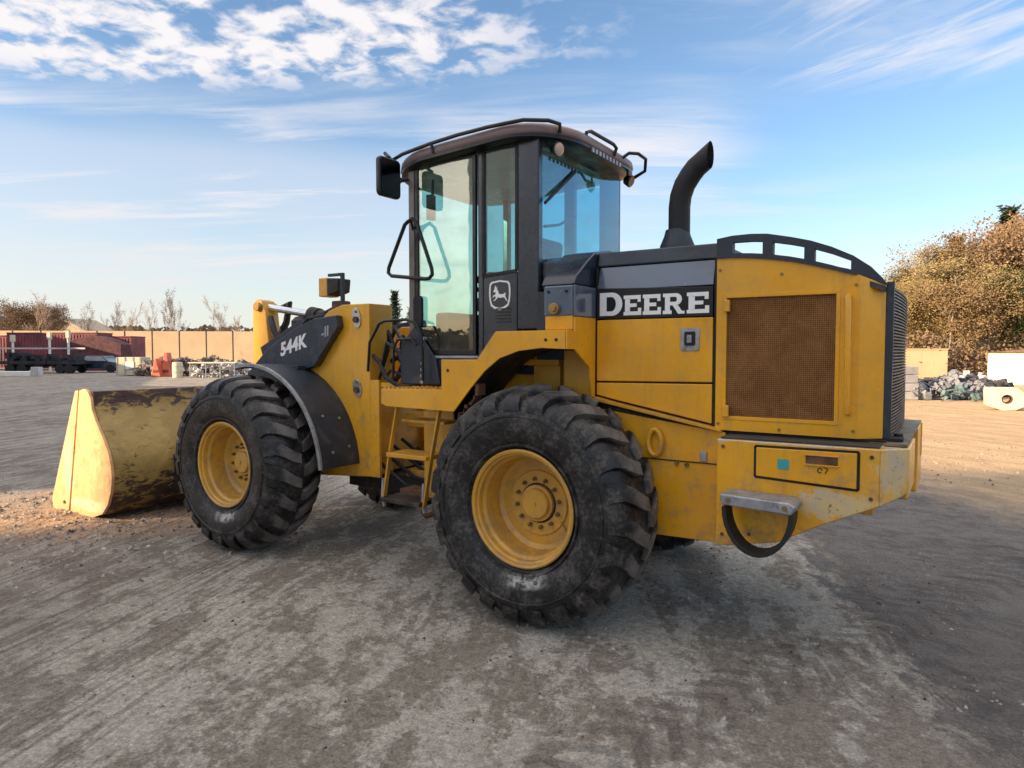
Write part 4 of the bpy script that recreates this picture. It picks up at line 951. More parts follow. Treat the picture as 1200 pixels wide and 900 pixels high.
pt(MB().tube([(.02, 1.42, 3.09), (.07, 1.43, 3.12), (.12, 1.48, 3.12), (.14, 1.58, 3.10), (.11, 1.64, 3.03), (.02, 1.64, 2.99)], .013, 8), 'roof_rail', 'black_strip', rf, bevel=0)
def worklight(c, d, m='lamp_lens', r_=.05):
    c = Vector(c); d = Vector(d).normalized()
    h_ = pt(MB().cyl(c-d*.05, c, r_*.7, 14, r1=r_).tube([c-d*.03+Vector((0, 0, .0)), c-d*.03+Vector((0, 0, .1))], .012, 6), 'work_light', 'black_strip', rf, bevel=.003)
    pt(MB().cyl(c+d*.001, c+d*.006, r_*.84, 14), 'light_lens', m, h_, bevel=0)
worklight((-.06, .60, 2.965), (.9, -.25, -.18)); worklight((.03, 1.56, 2.945), (.9, -.05, -.4), 'mirror_face', .048)
worklight((-1.40, .47, 2.90), (-.9, -.2, -.2))
vt = MB()
for k in range(9): vt.box(.026, .034, .90+k*.055, .93+k*.055, 3.01, 3.04)
tag(pt(vt, 'roof_vent', 'zinc', rf, bevel=0), kind='stuff')
# main mirror on its arm
mr = pt(MB().prism(rrect(.165, .385, 2.74, 3.015, .035), -1.275, -1.235, 'X'), 'side_mirror', 'black_strip', bevel=.012, seg=3)
pt(MB().prism(rrect(.182, .368, 2.758, 2.998, .028), -1.234, -1.231, 'X'), 'mirror_glass', 'mirror_face', mr, bevel=0)
pt(MB().tube([(-1.255, .275, 3.02), (-1.30, .29, 3.06), (-1.38, .42, 3.075), (-1.42, .50, 3.06)], .013, 8).tube([(-1.26, .38, 2.86), (-1.30, .46, 2.90), (-1.27, .53, 2.92)], .011, 8), 'mirror_arm', 'black_strip', mr, bevel=0)
# triangular grab bar by the door
gb = [(-1.205, .42, 2.59), (-1.165, .42, 2.605), (-1.12, .42, 2.57), (-.985, .42, 2.24), (-.98, .42, 2.195), (-1.01, .42, 2.17), (-1.05, .42, 2.17), (-1.37, .42, 2.21), (-1.40, .42, 2.235), (-1.395, .42, 2.27), (-1.235, .42, 2.57)]
gbo = pt(MB().tube(gb, .014, 8, closed=True), 'grab_bar', 'black_strip', bevel=0)
pt(MB().tube([(-1.18, .42, 2.60), (-1.23, .50, 2.56), (-1.25, .53, 2.54)], .010, 6).tube([(-1.22, .42, 2.19), (-1.245, .50, 2.20), (-1.25, .53, 2.20)], .010, 6), 'bar_mount', 'black_strip', gbo, bevel=0)
# low handrail and hoses in front of the platform
pt(MB().tube([(-1.62, .42, 1.50), (-1.60, .42, 1.72), (-1.50, .42, 1.86), (-1.44, .42, 1.88), (-1.22, .42, 1.885), (-1.14, .42, 1.86), (-1.08, .42, 1.76), (-1.08, .43, 1.44)], .011, 8), 'platform_handrail', 'black_strip', bevel=0)
pt(MB().tube([(-1.38, .44, 1.44), (-1.37, .44, 1.68), (-1.33, .44, 1.74), (-1.20, .44, 1.745), (-1.15, .44, 1.70)], .010, 8), 'platform_handrail', 'black_strip', bevel=0)
hb_ = MB(); rg = random.Random(8)
for k in range(8):
    j = lambda q=.05: rg.uniform(-q, q)
    y = .66+.06*k+j(.03); r_ = rg.choice([.012, .018, .022])
    hb_.tube([(-1.30, y, 1.46+j()), (-1.40+j(), y+j(), 1.50+j(.09)), (-1.52+j(), y+j(), 1.62+j(.1)), (-1.62+j(), y+j(), 1.72+j(.12)), (-1.76, y+.08, 1.66+j(.2)), (-1.90, y+.1, 1.5+j(.2))], r_, 6)
    hb_.tube([(-1.32, y, 1.42+j(.03)), (-1.45, y+j(), 1.44+j(.08)), (-1.62, y+j(), 1.46+j(.1)), (-1.82, y+.1, 1.50+j(.1))], r_, 6)
pt(hb_, 'front_hose', 'black_rubber', bevel=0, label='bundle of black hoses looping between the cab and the front tower')
jk = MB()
for k in range(8): jk.cyl((-1.13+.002*k, .47, 1.43+k*.045), (-1.13+.002*k, .505, 1.43+k*.045), .014, 8)
pt(jk, 'hose_fittings', 'silver', bevel=0)
bx_ = pt(MB().prism([(-1.34, 1.41), (-1.34, 1.70), (-1.20, 1.84), (-1.0, 1.60), (-.96, 1.41)], CYN-.045, CYN-.022), 'valve_cover', 'charcoal_matte', bevel=.01)

# ---------------------------------------------------------------- yard surroundings, left
mat('wall_concrete', (.62, .44, .27), .85, var=.08, sc=.5, dirt=(.35, .25, .17), damt=.15, bump=.15, bsc=8)
mat('maroon_steel', (.20, .05, .06), .6, var=.3, sc=.8, dirt=(.12, .06, .05), damt=.4)
mat('dark_machinery', (.02, .02, .025), .6, var=.5, sc=2, dirt=(.07, .05, .05), damt=.2)
mat('pale_steel', (.5, .5, .5), .45, .3, var=.2, sc=1)
mat('white_paint', (.78, .76, .72), .55, var=.05)
mat('cream_paint', (.60, .56, .42), .7, var=.12, sc=2)
mat('orange_plastic', (.62, .16, .09), .5, var=.2, sc=2)
mat('beige_shingle', (.45, .36, .26), .8, var=.1)
mat('scrap_mixed', (.13, .11, .10), .7, var=.8, sc=1.6, bump=.5, bsc=6)
mat('scrap_light', (.42, .42, .43), .6, var=.4, sc=1.6)
mat('twig_bark', (.30, .22, .17), .9, var=.2)
mat('brown_bark', (.13, .085, .06), .9, var=.3, bump=.4, bsc=14)
mat('pale_bark', (.26, .21, .16), .9, var=.3)
# precast wall: panels between posts
wl = empty('boundary_wall', site(110, 77), 'long sunlit tan precast concrete wall along the left back of the yard', 'wall')
pA, pB = site(-120, 74), site(335, 79); npan = 14
dv = (pB-pA)/npan; yaw_ = math.atan2(dv.y, dv.x)
pm = MB().box(0, dv.length-.12, -.05, .05, 0, 3.98)
for zz in (1.0, 2.0, 3.0): pm.box(0, dv.length-.12, -.056, -.05, zz-.47, zz+.47)
pan0 = build(pm, 'wall_panel', 'wall_concrete', wl, bevel=.01, origin=(0, 0, 0))
post0 = build(MB().box(-.05, .05, -.07, .07, 0, 4.0), 'wall_post', 'dark_machinery', wl, origin=(0, 0, 0))
for k in range(npan+1):
    p = pA+dv*k
    q_ = post0 if k == 0 else post0.copy()
    if k: col.objects.link(q_)
    q_.location = p-WO[wl]; q_.rotation_euler = (0, 0, yaw_)
    if k < npan:
        q_ = pan0 if k == 0 else pan0.copy()
        if k: col.objects.link(q_)
        q_.location = p+dv.normalized()*.06-WO[wl]; q_.rotation_euler = (0, 0, yaw_)
def face(rz=0):
    return YAW+rz
def thing_at(name, u, d, label, cat, group=None, rz=0., z=0.):
    e = empty(name, site(u, d, z), label, cat, group); e.rotation_euler = (0, 0, YAW+rz); return e
def loc(mb, name, m, e, bevel=0., **k):
    """mesh in the thing's own axes: x right, y away, z up"""
    o = build(mb, name, m, None, bevel=bevel, origin=(0, 0, 0), **k); o.parent = e; return o
# maroon containers
def container(u, d, ln_, h_, label, rz=0.):
    e = thing_at('steel_container', u, d, label, 'container', 'maroon steel containers along the wall', rz)
    loc(MB().box(-ln_/2, ln_/2, 0, 2.4, .15, h_), 'container_body', 'maroon_steel', e, bevel=.03)
    cr = MB()
    for k in range(int(ln_/.28)): cr.box(-ln_/2+.1+k*.28, -ln_/2+.22+k*.28, -.04, 0, .25, h_-.12)
    tag(loc(cr, 'corrugation', 'maroon_steel', e), kind='stuff')
    loc(MB().box(-ln_/2, ln_/2, -.06, 2.46, h_, h_+.1), 'top_rail', 'maroon_steel', e)
container(62, 62, 8.2, 3.3, 'longer maroon steel container in front of the left wall behind the dark flatbed')
container(132, 63, 3.6, 3.0, 'short maroon steel container at the right end of the maroon row, before the tan wall')
container(-20, 64, 7.0, 3.1, 'maroon steel container cut by the left edge of the picture')
# pale posts in front of them
for i, (u, h_) in enumerate(((16, 3.0), (59, 3.2), (81, 3.3))):
    e = thing_at('marker_post', u, 57, ('leftmost pale post standing before the dark flatbed', 'middle of three pale posts, before the long maroon container', 'right pale post, beside the dark arched tarp')[i], 'post', 'pale posts by the containers')
    loc(MB().cyl((0, 0, 0), (0, 0, h_), .09, 8), 'post_shaft', 'white_paint', e); loc(MB().box(-.14, .14, -.14, .14, h_-.5, h_+.06), 'post_cap', 'cream_paint', e)
# flatbed with dark load
e = thing_at('flatbed_trailer', 45, 52, 'dark flatbed trailer loaded with black machinery, pale deck rail', 'trailer')
loc(MB().box(-3.0, 2.9, 0, 2.2, .70, .95), 'deck', 'dark_machinery', e)
loc(MB().box(-2.9, 3.6, -.05, .04, 1.85, 1.97).box(-2.95, -2.85, -.05, .04, 1.0, 1.85), 'deck_rail', 'pale_steel', e)
ld_ = MB(); rg = random.Random(12)
for k in range(70):
    x_ = rg.uniform(-2.8, 2.5); z_ = rg.uniform(.3, 1.2); ld_.box(x_, x_+rg.uniform(.06, .5), rg.uniform(-.1, .8), rg.uniform(.9, 1.8), z_, z_+rg.uniform(.06, .5))
loc(ld_, 'load', 'dark_machinery', e)
for x_ in (-2.2, -1.3, 1.6, 2.3): loc(MB().cyl((x_, -.02, .36), (x_, .35, .36), .36, 14), 'wheel', 'black_rubber', e)
# dark car behind the crate
e = thing_at('parked_car', 112, 54, 'low dark blue car parked between the flatbed and the cream crate', 'car')
bd = MB().prism([(-1.7, .35), (1.75, .35), (1.8, .8), (1.0, .92), (.55, 1.32), (-.75, 1.34), (-1.3, .95), (-1.75, .85)], 0, 1.6)
mat('car_paint', (.03, .05, .08), .25, .3, coat=1.)
loc(bd, 'car_body', 'car_paint', e, bevel=.06)
loc(MB().prism([(-1.15, .95), (.85, .93), (.5, 1.26), (-.72, 1.28)], -.01, 0), 'side_glass', 'pale_steel', e)
for x_ in (-1.15, 1.15): loc(MB().cyl((x_, -.03, .33), (x_, .25, .33), .33, 16), 'wheel', 'black_rubber', e)
# long arched dark tarp hump
e = thing_at('covered_load', 108, 60, 'dark tarpaulin hump rising over the maroon containers', 'tarpaulin')
mat('maroon_tarp', (.09, .03, .035), .8, var=.4, bump=.4, bsc=3)
loc(MB().prism([(-2.6, 0)]+[(-2.6+5.2*i/10, 2.3+.75*math.sin(math.pi*i/10)) for i in range(11)]+[(2.6, 0)], 0, 1.6), 'tarp', 'maroon_tarp', e, bevel=.05)
# white slab
e = thing_at('concrete_slab', 14, 46, 'low white slab lying on the ground at the far left with an upright stub', 'slab')
loc(MB().box(-2.2, 1.2, 0, .9, 0, .32), 'slab_body', 'white_paint', e, bevel=.03); loc(MB().box(1.25, 1.75, 0, .5, 0, .62).box(1.2, 1.3, 0, .5, 0, .3), 'end_stub', 'pale_steel', e, bevel=.02)
# crate with paper sign
e = thing_at('storage_crate', 151, 47, 'square cream crate with a white notice on its front', 'crate')
loc(MB().box(-.82, .82, 0, 1.3, .05, 1.28), 'crate_body', 'cream_paint', e, bevel=.02)
for x_ in (-.82, -.27, .30, .78): loc(MB().box(x_-.03, x_+.05, -.03, 0, .05, 1.28), 'crate_batten', 'beige_shingle', e)
loc(MB().box(-.22, .36, -.045, -.032, .45, .98), 'notice', 'white_paint', e)
# road barriers / cones
for i, (u, w_, h_) in enumerate(((182, .34, 1.2), (194, .40, 1.6), (204, .22, 1.15))):
    lb_ = ('leftmost orange plastic barrier right of the cream crate', 'tallest dark orange pointed barrier in the middle of the three', 'orange barrier beside the cream barrel')[i]
    e = thing_at('road_barrier', u, 45+i*.4, lb_, 'barrier', 'orange barriers')
    loc(MB().prism([(-w_, 0), (w_, 0), (w_*.8, .25), (w_*.35, h_*.75), (w_*.28, h_), (-w_*.28, h_), (-w_*.35, h_*.75), (-w_*.8, .25)], 0, .6), 'barrier_body', 'orange_plastic', e, bevel=.04)
    loc(MB().box(-w_*.5, w_*.5, -.02, .0, .28, .45), 'reflective_band', 'maroon_steel', e)
e = thing_at('barrel', 208, 44, 'cream barrel at the right of the orange barriers', 'barrel')
loc(MB().lathe([(.0, 0), (.30, 0), (.32, .3), (.32, .75), (.30, .98), (.0, 1.0)], (0, 0, 0), 18, 'Z'), 'barrel_body', 'cream_paint', e)
loc(MB().lathe([(.325, .33), (.335, .35), (.325, .37)], (0, 0, 0), 18, 'Z').lathe([(.325, .68), (.335, .70), (.325, .72)], (0, 0, 0), 18, 'Z'), 'hoop', 'beige_shingle', e)
# white folding table
e = thing_at('work_table', 248, 43, 'pale topped table standing before the scrap heap', 'table')
loc(MB().box(-1.5, 1.5, 0, .7, .92, 1.0), 'table_top', 'cream_paint', e, bevel=.01)
for x_ in (-1.4, -.4, .5, 1.4): loc(MB().box(x_-.025, x_+.025, .05, .10, 0, .92), 'leg', 'zinc', e)
# scrap heaps
def heap(name, u0, u1, d, h_, seed, m, label, n_=260, s_=(.15, .6), cat='scrap heap', base=0., squash=.6):
    rg = random.Random(seed); mb = MB()
    for k in range(n_):
        f = rg.random(); u = u0+(u1-u0)*f; dd = d+rg.uniform(-1.2, 1.2)
        p = site(u, dd); hh = h_*(.45+.55*math.sin(math.pi*min(1, max(0, f*.9+.05))))*(.7+.6*noise.noise(Vector((f*7, seed, 0)))+.1)
        z = base+rg.uniform(0, max(.1, hh)); sk = rg.random()**1.6; a, b_, c = ((s_[0]+(s_[1]*1.25-s_[0])*sk)*rg.uniform(.6, 1.1) for _ in range(3))
        if rg.random() < .35: a *= 3; b_ *= .2; c *= .2
        mtx = Matrix.Rotation(rg.uniform(0, 6.28), 3, 'Z') @ Matrix.Rotation(rg.uniform(-.6, .6), 3, 'X') @ Matrix.Rotation(rg.uniform(-.6, .6), 3, 'Y')
        q0 = [mtx @ Vector((sx*a/2*rg.uniform(.7, 1), sy*b_/2*rg.uniform(.7, 1), sz*c/2)) for sx in (-1, 1) for sy in (-1, 1) for sz in (-1, 1)]
        mb.q([p+Vector((0, 0, max(z, .05)))+v for v in q0], [(0,1,3,2), (4,6,7,5), (0,4,5,1), (2,3,7,6), (0,2,6,4), (1,5,7,3)])
    return tag(build(mb, name, m, smooth=0), label, cat, kind='stuff')
heap('scrap_pile', 160, 300, 47, 1.6, 21, 'scrap_mixed', 'long heap of dark scrap and rubble in front of the tan wall', 1100, (.08, .34))
heap('scrap_metal', 225, 305, 44.5, 1.25, 22, 'scrap_light', 'pale and silvery scrap pieces on the heap behind the front tyre', 260, (.06, .24))
heap('timber_scrap', 455, 482, 30, 2.2, 23, 'scrap_mixed', 'pile of brown debris seen between the front tower and the cab', 130, (.15, .5))
# distant house gable
e = thing_at('house', 76, 110, 'distant house gable with tan shingled roof peeking over the wall', 'house')
loc(MB().box(-3.2, 3.2, 0, 8, 0, 5.1), 'wall', 'cream_paint', e); loc(MB().prism([(-4.1, 4.9), (0, 7.1), (4.1, 4.9), (3.9, 4.7), (0, 6.75), (-3.9, 4.7)], -.5, 8.5), 'roof', 'beige_shingle', e)
loc(MB().prism([(-3.2, 5.1), (0, 6.7), (3.2, 5.1)], 0, .1), 'gable', 'beige_shingle', e)

# ---------------------------------------------------------------- trees
def leafmat(name, c0, c1, c2=None):
    m, t, b = newmat(name)
    co = t.add('ShaderNodeNewGeometry').outputs['Position']
    n1 = t.noise(co, .8, 4, .6); n2 = t.add('ShaderNodeTexWhiteNoise', i_Vector=t.add('ShaderNodeVectorMath', operation='SNAP', i_0=co, i_1=(.16, .16, .16)).outputs[0])
    t.put(b.inputs['Base Color'], t.mix(t.ramp(t.math('ADD', t.math('MULTIPLY', n1, .6), t.math('MULTIPLY', n2.outputs[0], .4)), .3, .7), c0, c1))
    b.inputs['Roughness'].default_value = .8; b.inputs['Specular IOR Level'].default_value = .15
leafmat('leaf_rust', (.14, .098, .050), (.31, .215, .11)); leafmat('leaf_gold', (.18, .135, .058), (.36, .275, .125))
leafmat('leaf_green', (.035, .05, .018), (.10, .115, .04)); leafmat('leaf_brown', (.13, .088, .055), (.27, .185, .11)); leafmat('pine_needle', (.012, .022, .012), (.035, .055, .028))
def skeleton(rg, h_, r_, levels, spread, lift=.25, n0=7, taper=.6, first=.3):
    """trunk and limbs as (points, radius0, radius1); returns segments and tips"""
    segs = []; tips = []
    def grow(p, d, ln_, rr, lev):
        pts = [p]; q_ = p; dd = d
        for k in range(4):
            dd = (dd+Vector((rg.uniform(-1, 1), rg.uniform(-1, 1), rg.uniform(-.3, 1)*lift))*.16).normalized(); q_ = q_+dd*ln_/4; pts.append(q_)
        segs.append((pts, rr, rr*.45))
        if lev == levels: tips.append(q_); tips.append(pts[2]); return
        nb = n0 if lev == 0 else rg.choice([3, 4, 5])
        for k in range(nb):
            f = (first+(1-first)*(k+rg.random())/nb) if lev == 0 else rg.uniform(.3, 1.)
            i = min(3, int(f*4)); b0 = pts[i].lerp(pts[i+1], f*4-i)
            az = rg.uniform(0, 6.28)+k*2.4; out = Vector((math.cos(az), math.sin(az), 0))
            nd = (dd*(1-spread)+out*spread+Vector((0, 0, lift))).normalized()
            grow(b0, nd, ln_*rg.uniform(.38, taper), rr*.42, lev+1)
    grow(Vector((0, 0, 0)), Vector((0, 0, 1)), h_, r_, 0)
    return segs, tips
def wood_mesh(segs, n_=5):
    mb = MB()
    for pts, a, b_ in segs: mb.tube(pts, max(a, .016), n_ if a > .05 else 3, r1=max(b_, .010))
    return mb
def make_tree(kind, seed, h_):
    rg = random.Random(seed)
    e = empty(kind, (0, 0, 0))
    if kind == 'pine_tree':
        tk = MB().tube([(0, 0, 0), (rg.uniform(-.2, .2), 0, h_*.5), (0, 0, h_)], h_*.014, 7, r1=.02)
        cr = MB()
        for k in range(int(46*h_/8)):
            z = h_*(.22+.78*(k/(46*h_/8))**.9); rad = (1-(z/h_-.2)/.82)*h_*.24*rg.uniform(.55, 1.15); az = k*2.4+rg.uniform(-.4, .4)
            for s_ in range(14):
                f = (s_+1)/14; c = Vector((math.cos(az)*rad*f, math.sin(az)*rad*f, z+rad*.22*f*f-.15*rad*math.sin(f*3)))
                for q_ in range(3):
                    v = Vector((rg.gauss(0, 1), rg.gauss(0, 1), rg.gauss(0, .5))).normalized()*.34; w2 = v.orthogonal().normalized()*.10
                    cc = c+Vector((rg.gauss(0, .12), rg.gauss(0, .12), rg.gauss(0, .1)))*h_/8; cr.q([cc-w2, cc+w2, cc+v], [(0, 1, 2)])
        loc(tk, 'trunk', 'brown_bark', e); loc(cr, 'crown', 'pine_needle', e, smooth=0); return e
    bare = kind == 'bare_tree'
    segs, tips = skeleton(rg, h_*(.82 if bare else .72), h_*(.010 if bare else .016), 3 if bare else 2, .55 if not bare else .38, .3 if not bare else .45, 9 if not bare else 10, .58, .25 if not bare else .18)
    loc(wood_mesh(segs), 'trunk', 'pale_bark' if not bare else 'twig_bark', e)
    cr = MB()
    if bare:
        for p in tips:
            for k in range(7):
                d = Vector((rg.gauss(0, .8), rg.gauss(0, .8), rg.uniform(.2, 1.3))).normalized()*rg.uniform(.3, 1.0)*h_/12; w2 = d.orthogonal().normalized()*.012
                cr.q([p-w2, p+w2, p+d], [(0, 1, 2)])
        loc(cr, 'twigs', 'twig_bark', e, smooth=0); return e
    for p in tips:
        if p.z < h_*.12 or p.z > h_*.93: continue
        for c_ in range(3):
            cc = p+Vector((rg.gauss(0, .6), rg.gauss(0, .6), rg.gauss(0, .5)))*h_/9
            for k in range(60):
                q_ = cc+Vector((rg.gauss(0, 1), rg.gauss(0, 1), rg.gauss(0, .8)))*.36*h_/9
                v = Vector((rg.gauss(0, 1), rg.gauss(0, 1), rg.gauss(0, 1))).normalized()*rg.uniform(.055, .12); w2 = v.orthogonal().normalized()*.055
                cr.q([q_-v, q_+w2, q_+v, q_-w2], [(0, 1, 2, 3)])
    loc(cr, 'crown', 'leaf_rust', e, smooth=0); return e
protos = {}
def plant(kind, var, u, d, h_, leaf, label, cat, group, rz):
    key = (kind, var)
    if key not in protos:
        protos[key] = make_tree(kind, 40+var*7+len(kind), 9.); e = protos[key]; fresh = True
    else: e = copy_tree(protos[key]); fresh = False
    e.location = site(u, d); e.rotation_euler = (0, 0, rz); s_ = h_/9.; e.scale = (s_*rnd.uniform(.9, 1.15), s_*rnd.uniform(.9, 1.15), s_)
    for c in e.children:
        if leaf and c.name.startswith('crown'):
            c.material_slots[0].link = 'OBJECT'; c.material_slots[0].material = M[leaf]
    tag(e, label, cat, group)
right = [(1046, 60, 8.6, 'leaf_green', 0), (1072, 55, 9.4, 'leaf_gold', 1), (1100, 58, 10.6, 'leaf_rust', 2), (1128, 54, 10.6, 'leaf_rust', 0), (1152, 57, 11.2, 'leaf_brown', 1), (1180, 55, 12.3, 'leaf_brown', 2),
         (1215, 56, 12.6, 'leaf_rust', 0), (1060, 48, 6.6, 'leaf_gold', 2), (1088, 47, 6.2, 'leaf_gold', 0), (1112, 46, 6.6, 'leaf_rust', 1), (1158, 46, 7.2, 'leaf_gold', 0), (1195, 46, 7.0, 'leaf_green', 2), (1140, 66, 11.2, 'leaf_brown', 2),
         (1085, 68, 11.2, 'leaf_brown', 1), (1240, 50, 9.0, 'leaf_green', 1), (1270, 55, 12.0, 'leaf_rust', 2)]
where = ['yellow green low tree at the left end of the right wood, beside the loader', 'golden leafed tree behind the tan wall, left in the right wood', 'rust brown tree rising behind the golden ones right of the loader',
         'rusty tree in the middle of the right wood above the pale trunks', 'tall brown thin leafed tree under the dark pine tips', 'tallest brown tree near the right edge of the picture', 'rusty tree cut by the right edge of the picture',
         'lower golden bush tree nearest the loader grille', 'lower golden tree in front of the tan wall', 'low rusty tree left of the pale trunks', 'low golden round tree above the white shed end', 'dark green bushy tree over the white shed',
         'brown crown far back in the middle of the right wood', 'brown crown far back above the tan wall', 'green tree beyond the right edge', 'rust coloured tree beyond the right edge']
for (u, d, h_, lf_, v_), lb_ in zip(right, where):
    if u > 1230: continue
    plant('autumn_tree', v_, u, d, h_, lf_, lb_, 'tree', 'autumn trees at the right of the yard', rnd.uniform(0, 6))
for (u, d, h_), lb_ in zip(((1117, 70, 13.4), (1176, 64, 15.2), (1060, 74, 10.6), (1196, 62, 13.4)), ('dark pine tip in the middle of the right wood', 'tallest dark pine near the right edge of the picture', 'small dark pine tip at the left of the right wood', 'dark pine at the right edge behind the brown tree')):
    plant('pine_tree', 0, u, d, h_, None, lb_, 'pine', 'dark pines in the right wood', rnd.uniform(0, 6))
plant('pine_tree', 0, 463, 52, 6.3, None, 'small green pine seen between the front tower and the cab', 'pine', None, 1.)
plant('pine_tree', 0, 482, 55, 5.2, None, 'lower green pine showing behind the cab door post', 'pine', None, 2.)
lt_ = [(10, 95, 8.6, 'leaf_brown', 'brown leafy tree at the left edge over the containers'), (38, 98, 8.0, 'leaf_rust', 'rusty tree second from the left edge'), (62, 96, 8.2, 'leaf_brown', 'brown tree left of the house gable'),
       (-15, 97, 8.4, 'leaf_rust', 'rusty tree cut by the left edge of the picture')]
for k, (u, d, h_, lf_, lb_) in enumerate(lt_): plant('autumn_tree', k % 3, u, d, h_, lf_, lb_, 'tree', 'brown trees over the left wall', rnd.uniform(0, 6))
for k, (u, d, h_, lb_) in enumerate(((98, 100, 6.4, 'bare tree just right of the house gable'), (130, 104, 7.0, 'small bare tree between gable and tall bare tree'), (183, 104, 6.6, 'bare tree left of the tallest bare tree'), (211, 100, 8.2, 'tallest bare tree with upright twigs above the wall'),
                               (258, 102, 7.0, 'bare tree above the right part of the wall'), (282, 106, 5.6, 'low bare tree at the right end of the wall'), (157, 108, 6.6, 'lowest bare tree above the middle of the wall'), (45, 92, 7.2, 'bare tree standing among the brown trees at left'))):
    plant('bare_tree', k % 2, u, d, h_, None, lb_, 'tree', 'bare trees over the left wall', rnd.uniform(0, 6))
# distant wood all round the horizon, leafless brown mass
tw = MB(); rg = random.Random(31)
for k in range(42000):
    a = rg.uniform(0, 2*math.pi); d = rg.uniform(150, 175); hh = 6.6+.6*noise.noise(Vector((math.cos(a)*9, math.sin(a)*9, 0)))+.35*noise.noise(Vector((math.cos(a)*60, math.sin(a)*60, 0)))
    z = rg.random()**.8*hh; c = Vector((CAM.x+math.cos(a)*d, CAM.y+math.sin(a)*d, z)); tdir = Vector((-math.sin(a), math.cos(a), 0)); s_ = rg.uniform(.25, .7)
    tw.q([c-tdir*s_, c+Vector((0, 0, -s_*.8)), c+tdir*s_, c+Vector((rg.uniform(-.3, .3), rg.uniform(-.5, .5), s_*.9))], [(0, 1, 2, 3)])
n_ = 200
for k in range(n_):
    a, a2 = 2*math.pi*k/n_, 2*math.pi*(k+1)/n_
    tw.q([(CAM.x+176*math.cos(a), CAM.y+176*math.sin(a), -.5), (CAM.x+176*math.cos(a2), CAM.y+176*math.sin(a2), -.5), (CAM.x+176*math.cos(a2), CAM.y+176*math.sin(a2), 6.0), (CAM.x+176*math.cos(a), CAM.y+176*math.sin(a), 6.0)], [(0, 1, 2, 3)])
leafmat('far_wood', (.12, .09, .065), (.26, .19, .14))
tag(build(tw, 'distant_wood', 'far_wood', smooth=0, origin=(0, 0, 0)), 'low brown wood along the whole horizon', 'woodland', kind='stuff')
# understorey at the right
us = MB(); rg = random.Random(32)
for k in range(9000):
    u = rg.uniform(1040, 1260); d = rg.uniform(44, 62); hh = 2.0+1.6*noise.noise(Vector((u*.03, d*.1, 0)))+max(0, (u-1120)*.01)
    c = site(u, d, rg.random()*hh); v = Vector((rg.gauss(0, 1), rg.gauss(0, 1), rg.gauss(0, 1))).normalized()*rg.uniform(.08, .22); w2 = v.orthogonal().normalized()*.1
    us.q([c-v, c+w2, c+v, c-w2], [(0, 1, 2, 3)])
tag(build(us, 'undergrowth', 'leaf_brown', smooth=0), 'brown undergrowth at the foot of the right wood', 'undergrowth', kind='stuff')
# far wood mass behind the right trees so no horizon shows between trunks
# ---------------------------------------------------------------- right yard
e = thing_at('garden_wall', 1080, 44, 'tan wall piece behind the rubble right of the loader', 'wall')
for k in range(4): loc(MB().box(-1.6+k*.82, -.79+k*.82, 0, .2, 0, 1.78), 'wall_panel', 'wall_concrete', e, bevel=.012)
loc(MB().box(-1.62, 1.69, -.04, .24, 1.782, 1.86), 'wall_coping', 'wall_concrete', e)
e = thing_at('white_shed', 1199, 34, 'white shed with brown roof at the right edge of the picture', 'shed', None, -.64)
mat('shed_white', (.78, .80, .66), .7, var=.04)
loc(MB().box(-1.45, 4.0, 0, 3.2, 0, 1.62), 'shed_wall', 'shed_white', e, bevel=.01)
for k in range(5): loc(MB().box(-1.45+.01, 4.0, -.012, -.001, .1+k*.3, .38+k*.3), 'cladding_board', 'shed_white', e)
loc(MB().prism([(-1.6, 1.621), (4.1, 1.621), (4.1, 2.0), (.6, 1.98), (-.2, 1.75)], -.2, 3.4), 'shed_roof', 'brown_bark', e)
# concrete blocks stack by the grille
mat('rubble_blue', (.20, .21, .23), .85, var=.5, sc=2.2)
mat('block_grey', (.33, .33, .34), .85, var=.15, sc=3, bump=.3, bsc=20)
for k in range(4):
    e = thing_at('concrete_block', 1063.5+(k % 2)*.6, 23.3, ('bottom grey concrete block of the stack right of the grille', 'second grey block from the bottom of the stack', 'third grey block from the bottom of the stack', 'top grey concrete block of the stack right of the grille')[k], 'concrete block', 'grey concrete blocks stacked by the rubble', .06*(k-1), z=.29*k)
    loc(MB().box(-.42, .40, 0, .8, 0, .28), 'block_body', 'block_grey', e, bevel=.03); loc(MB().box(-.2, .2, .2, .6, .28, .289), 'block_key', 'block_grey', e)
heap('rubble_pile', 1068, 1165, 24.5, .78, 25, 'rubble_blue', 'grey blue pile of broken concrete right of the loader', 1300, (.05, .22))
mat('rubble_teal', (.10, .17, .18), .7, var=.5, sc=2); mat('rubble_dark', (.04, .04, .045), .8, var=.5, sc=2)
heap('dark_rubble', 1075, 1185, 25.8, .8, 26, 'rubble_dark', 'dark debris behind the grey concrete rubble', 600, (.06, .3), squash=.5)
heap('teal_scrap', 1105, 1150, 23.6, .6, 27, 'rubble_teal', 'small teal and grey scrap at the front of the rubble', 90, (.05, .16))
heap('pale_rubble', 1105, 1165, 28.0, .9, 28, 'scrap_light', 'pale rubble along the top of the pile before the shed', 260, (.06, .28))
dm = MB(); n_ = 26
for k in range(n_+1):
    u = 1066+(1168-1066)*k/n_; hh = .62*math.sin(math.pi*min(1, (k+.6)/(n_+1.2)))*(1+.35*noise.noise(Vector((k*.4, 0, 7))))
    for j in range(7):
        f = j/6; dm.v.append(tuple(site(u, 23.4+3.6*f, hh*math.sin(math.pi*min(1, f*.8+.02))*(1+.2*noise.noise(Vector((k*.9, j*.9, 1))))-.02)))
dm.f = [(k*7+j, (k+1)*7+j, (k+1)*7+j+1, k*7+j+1) for k in range(n_) for j in range(6)]
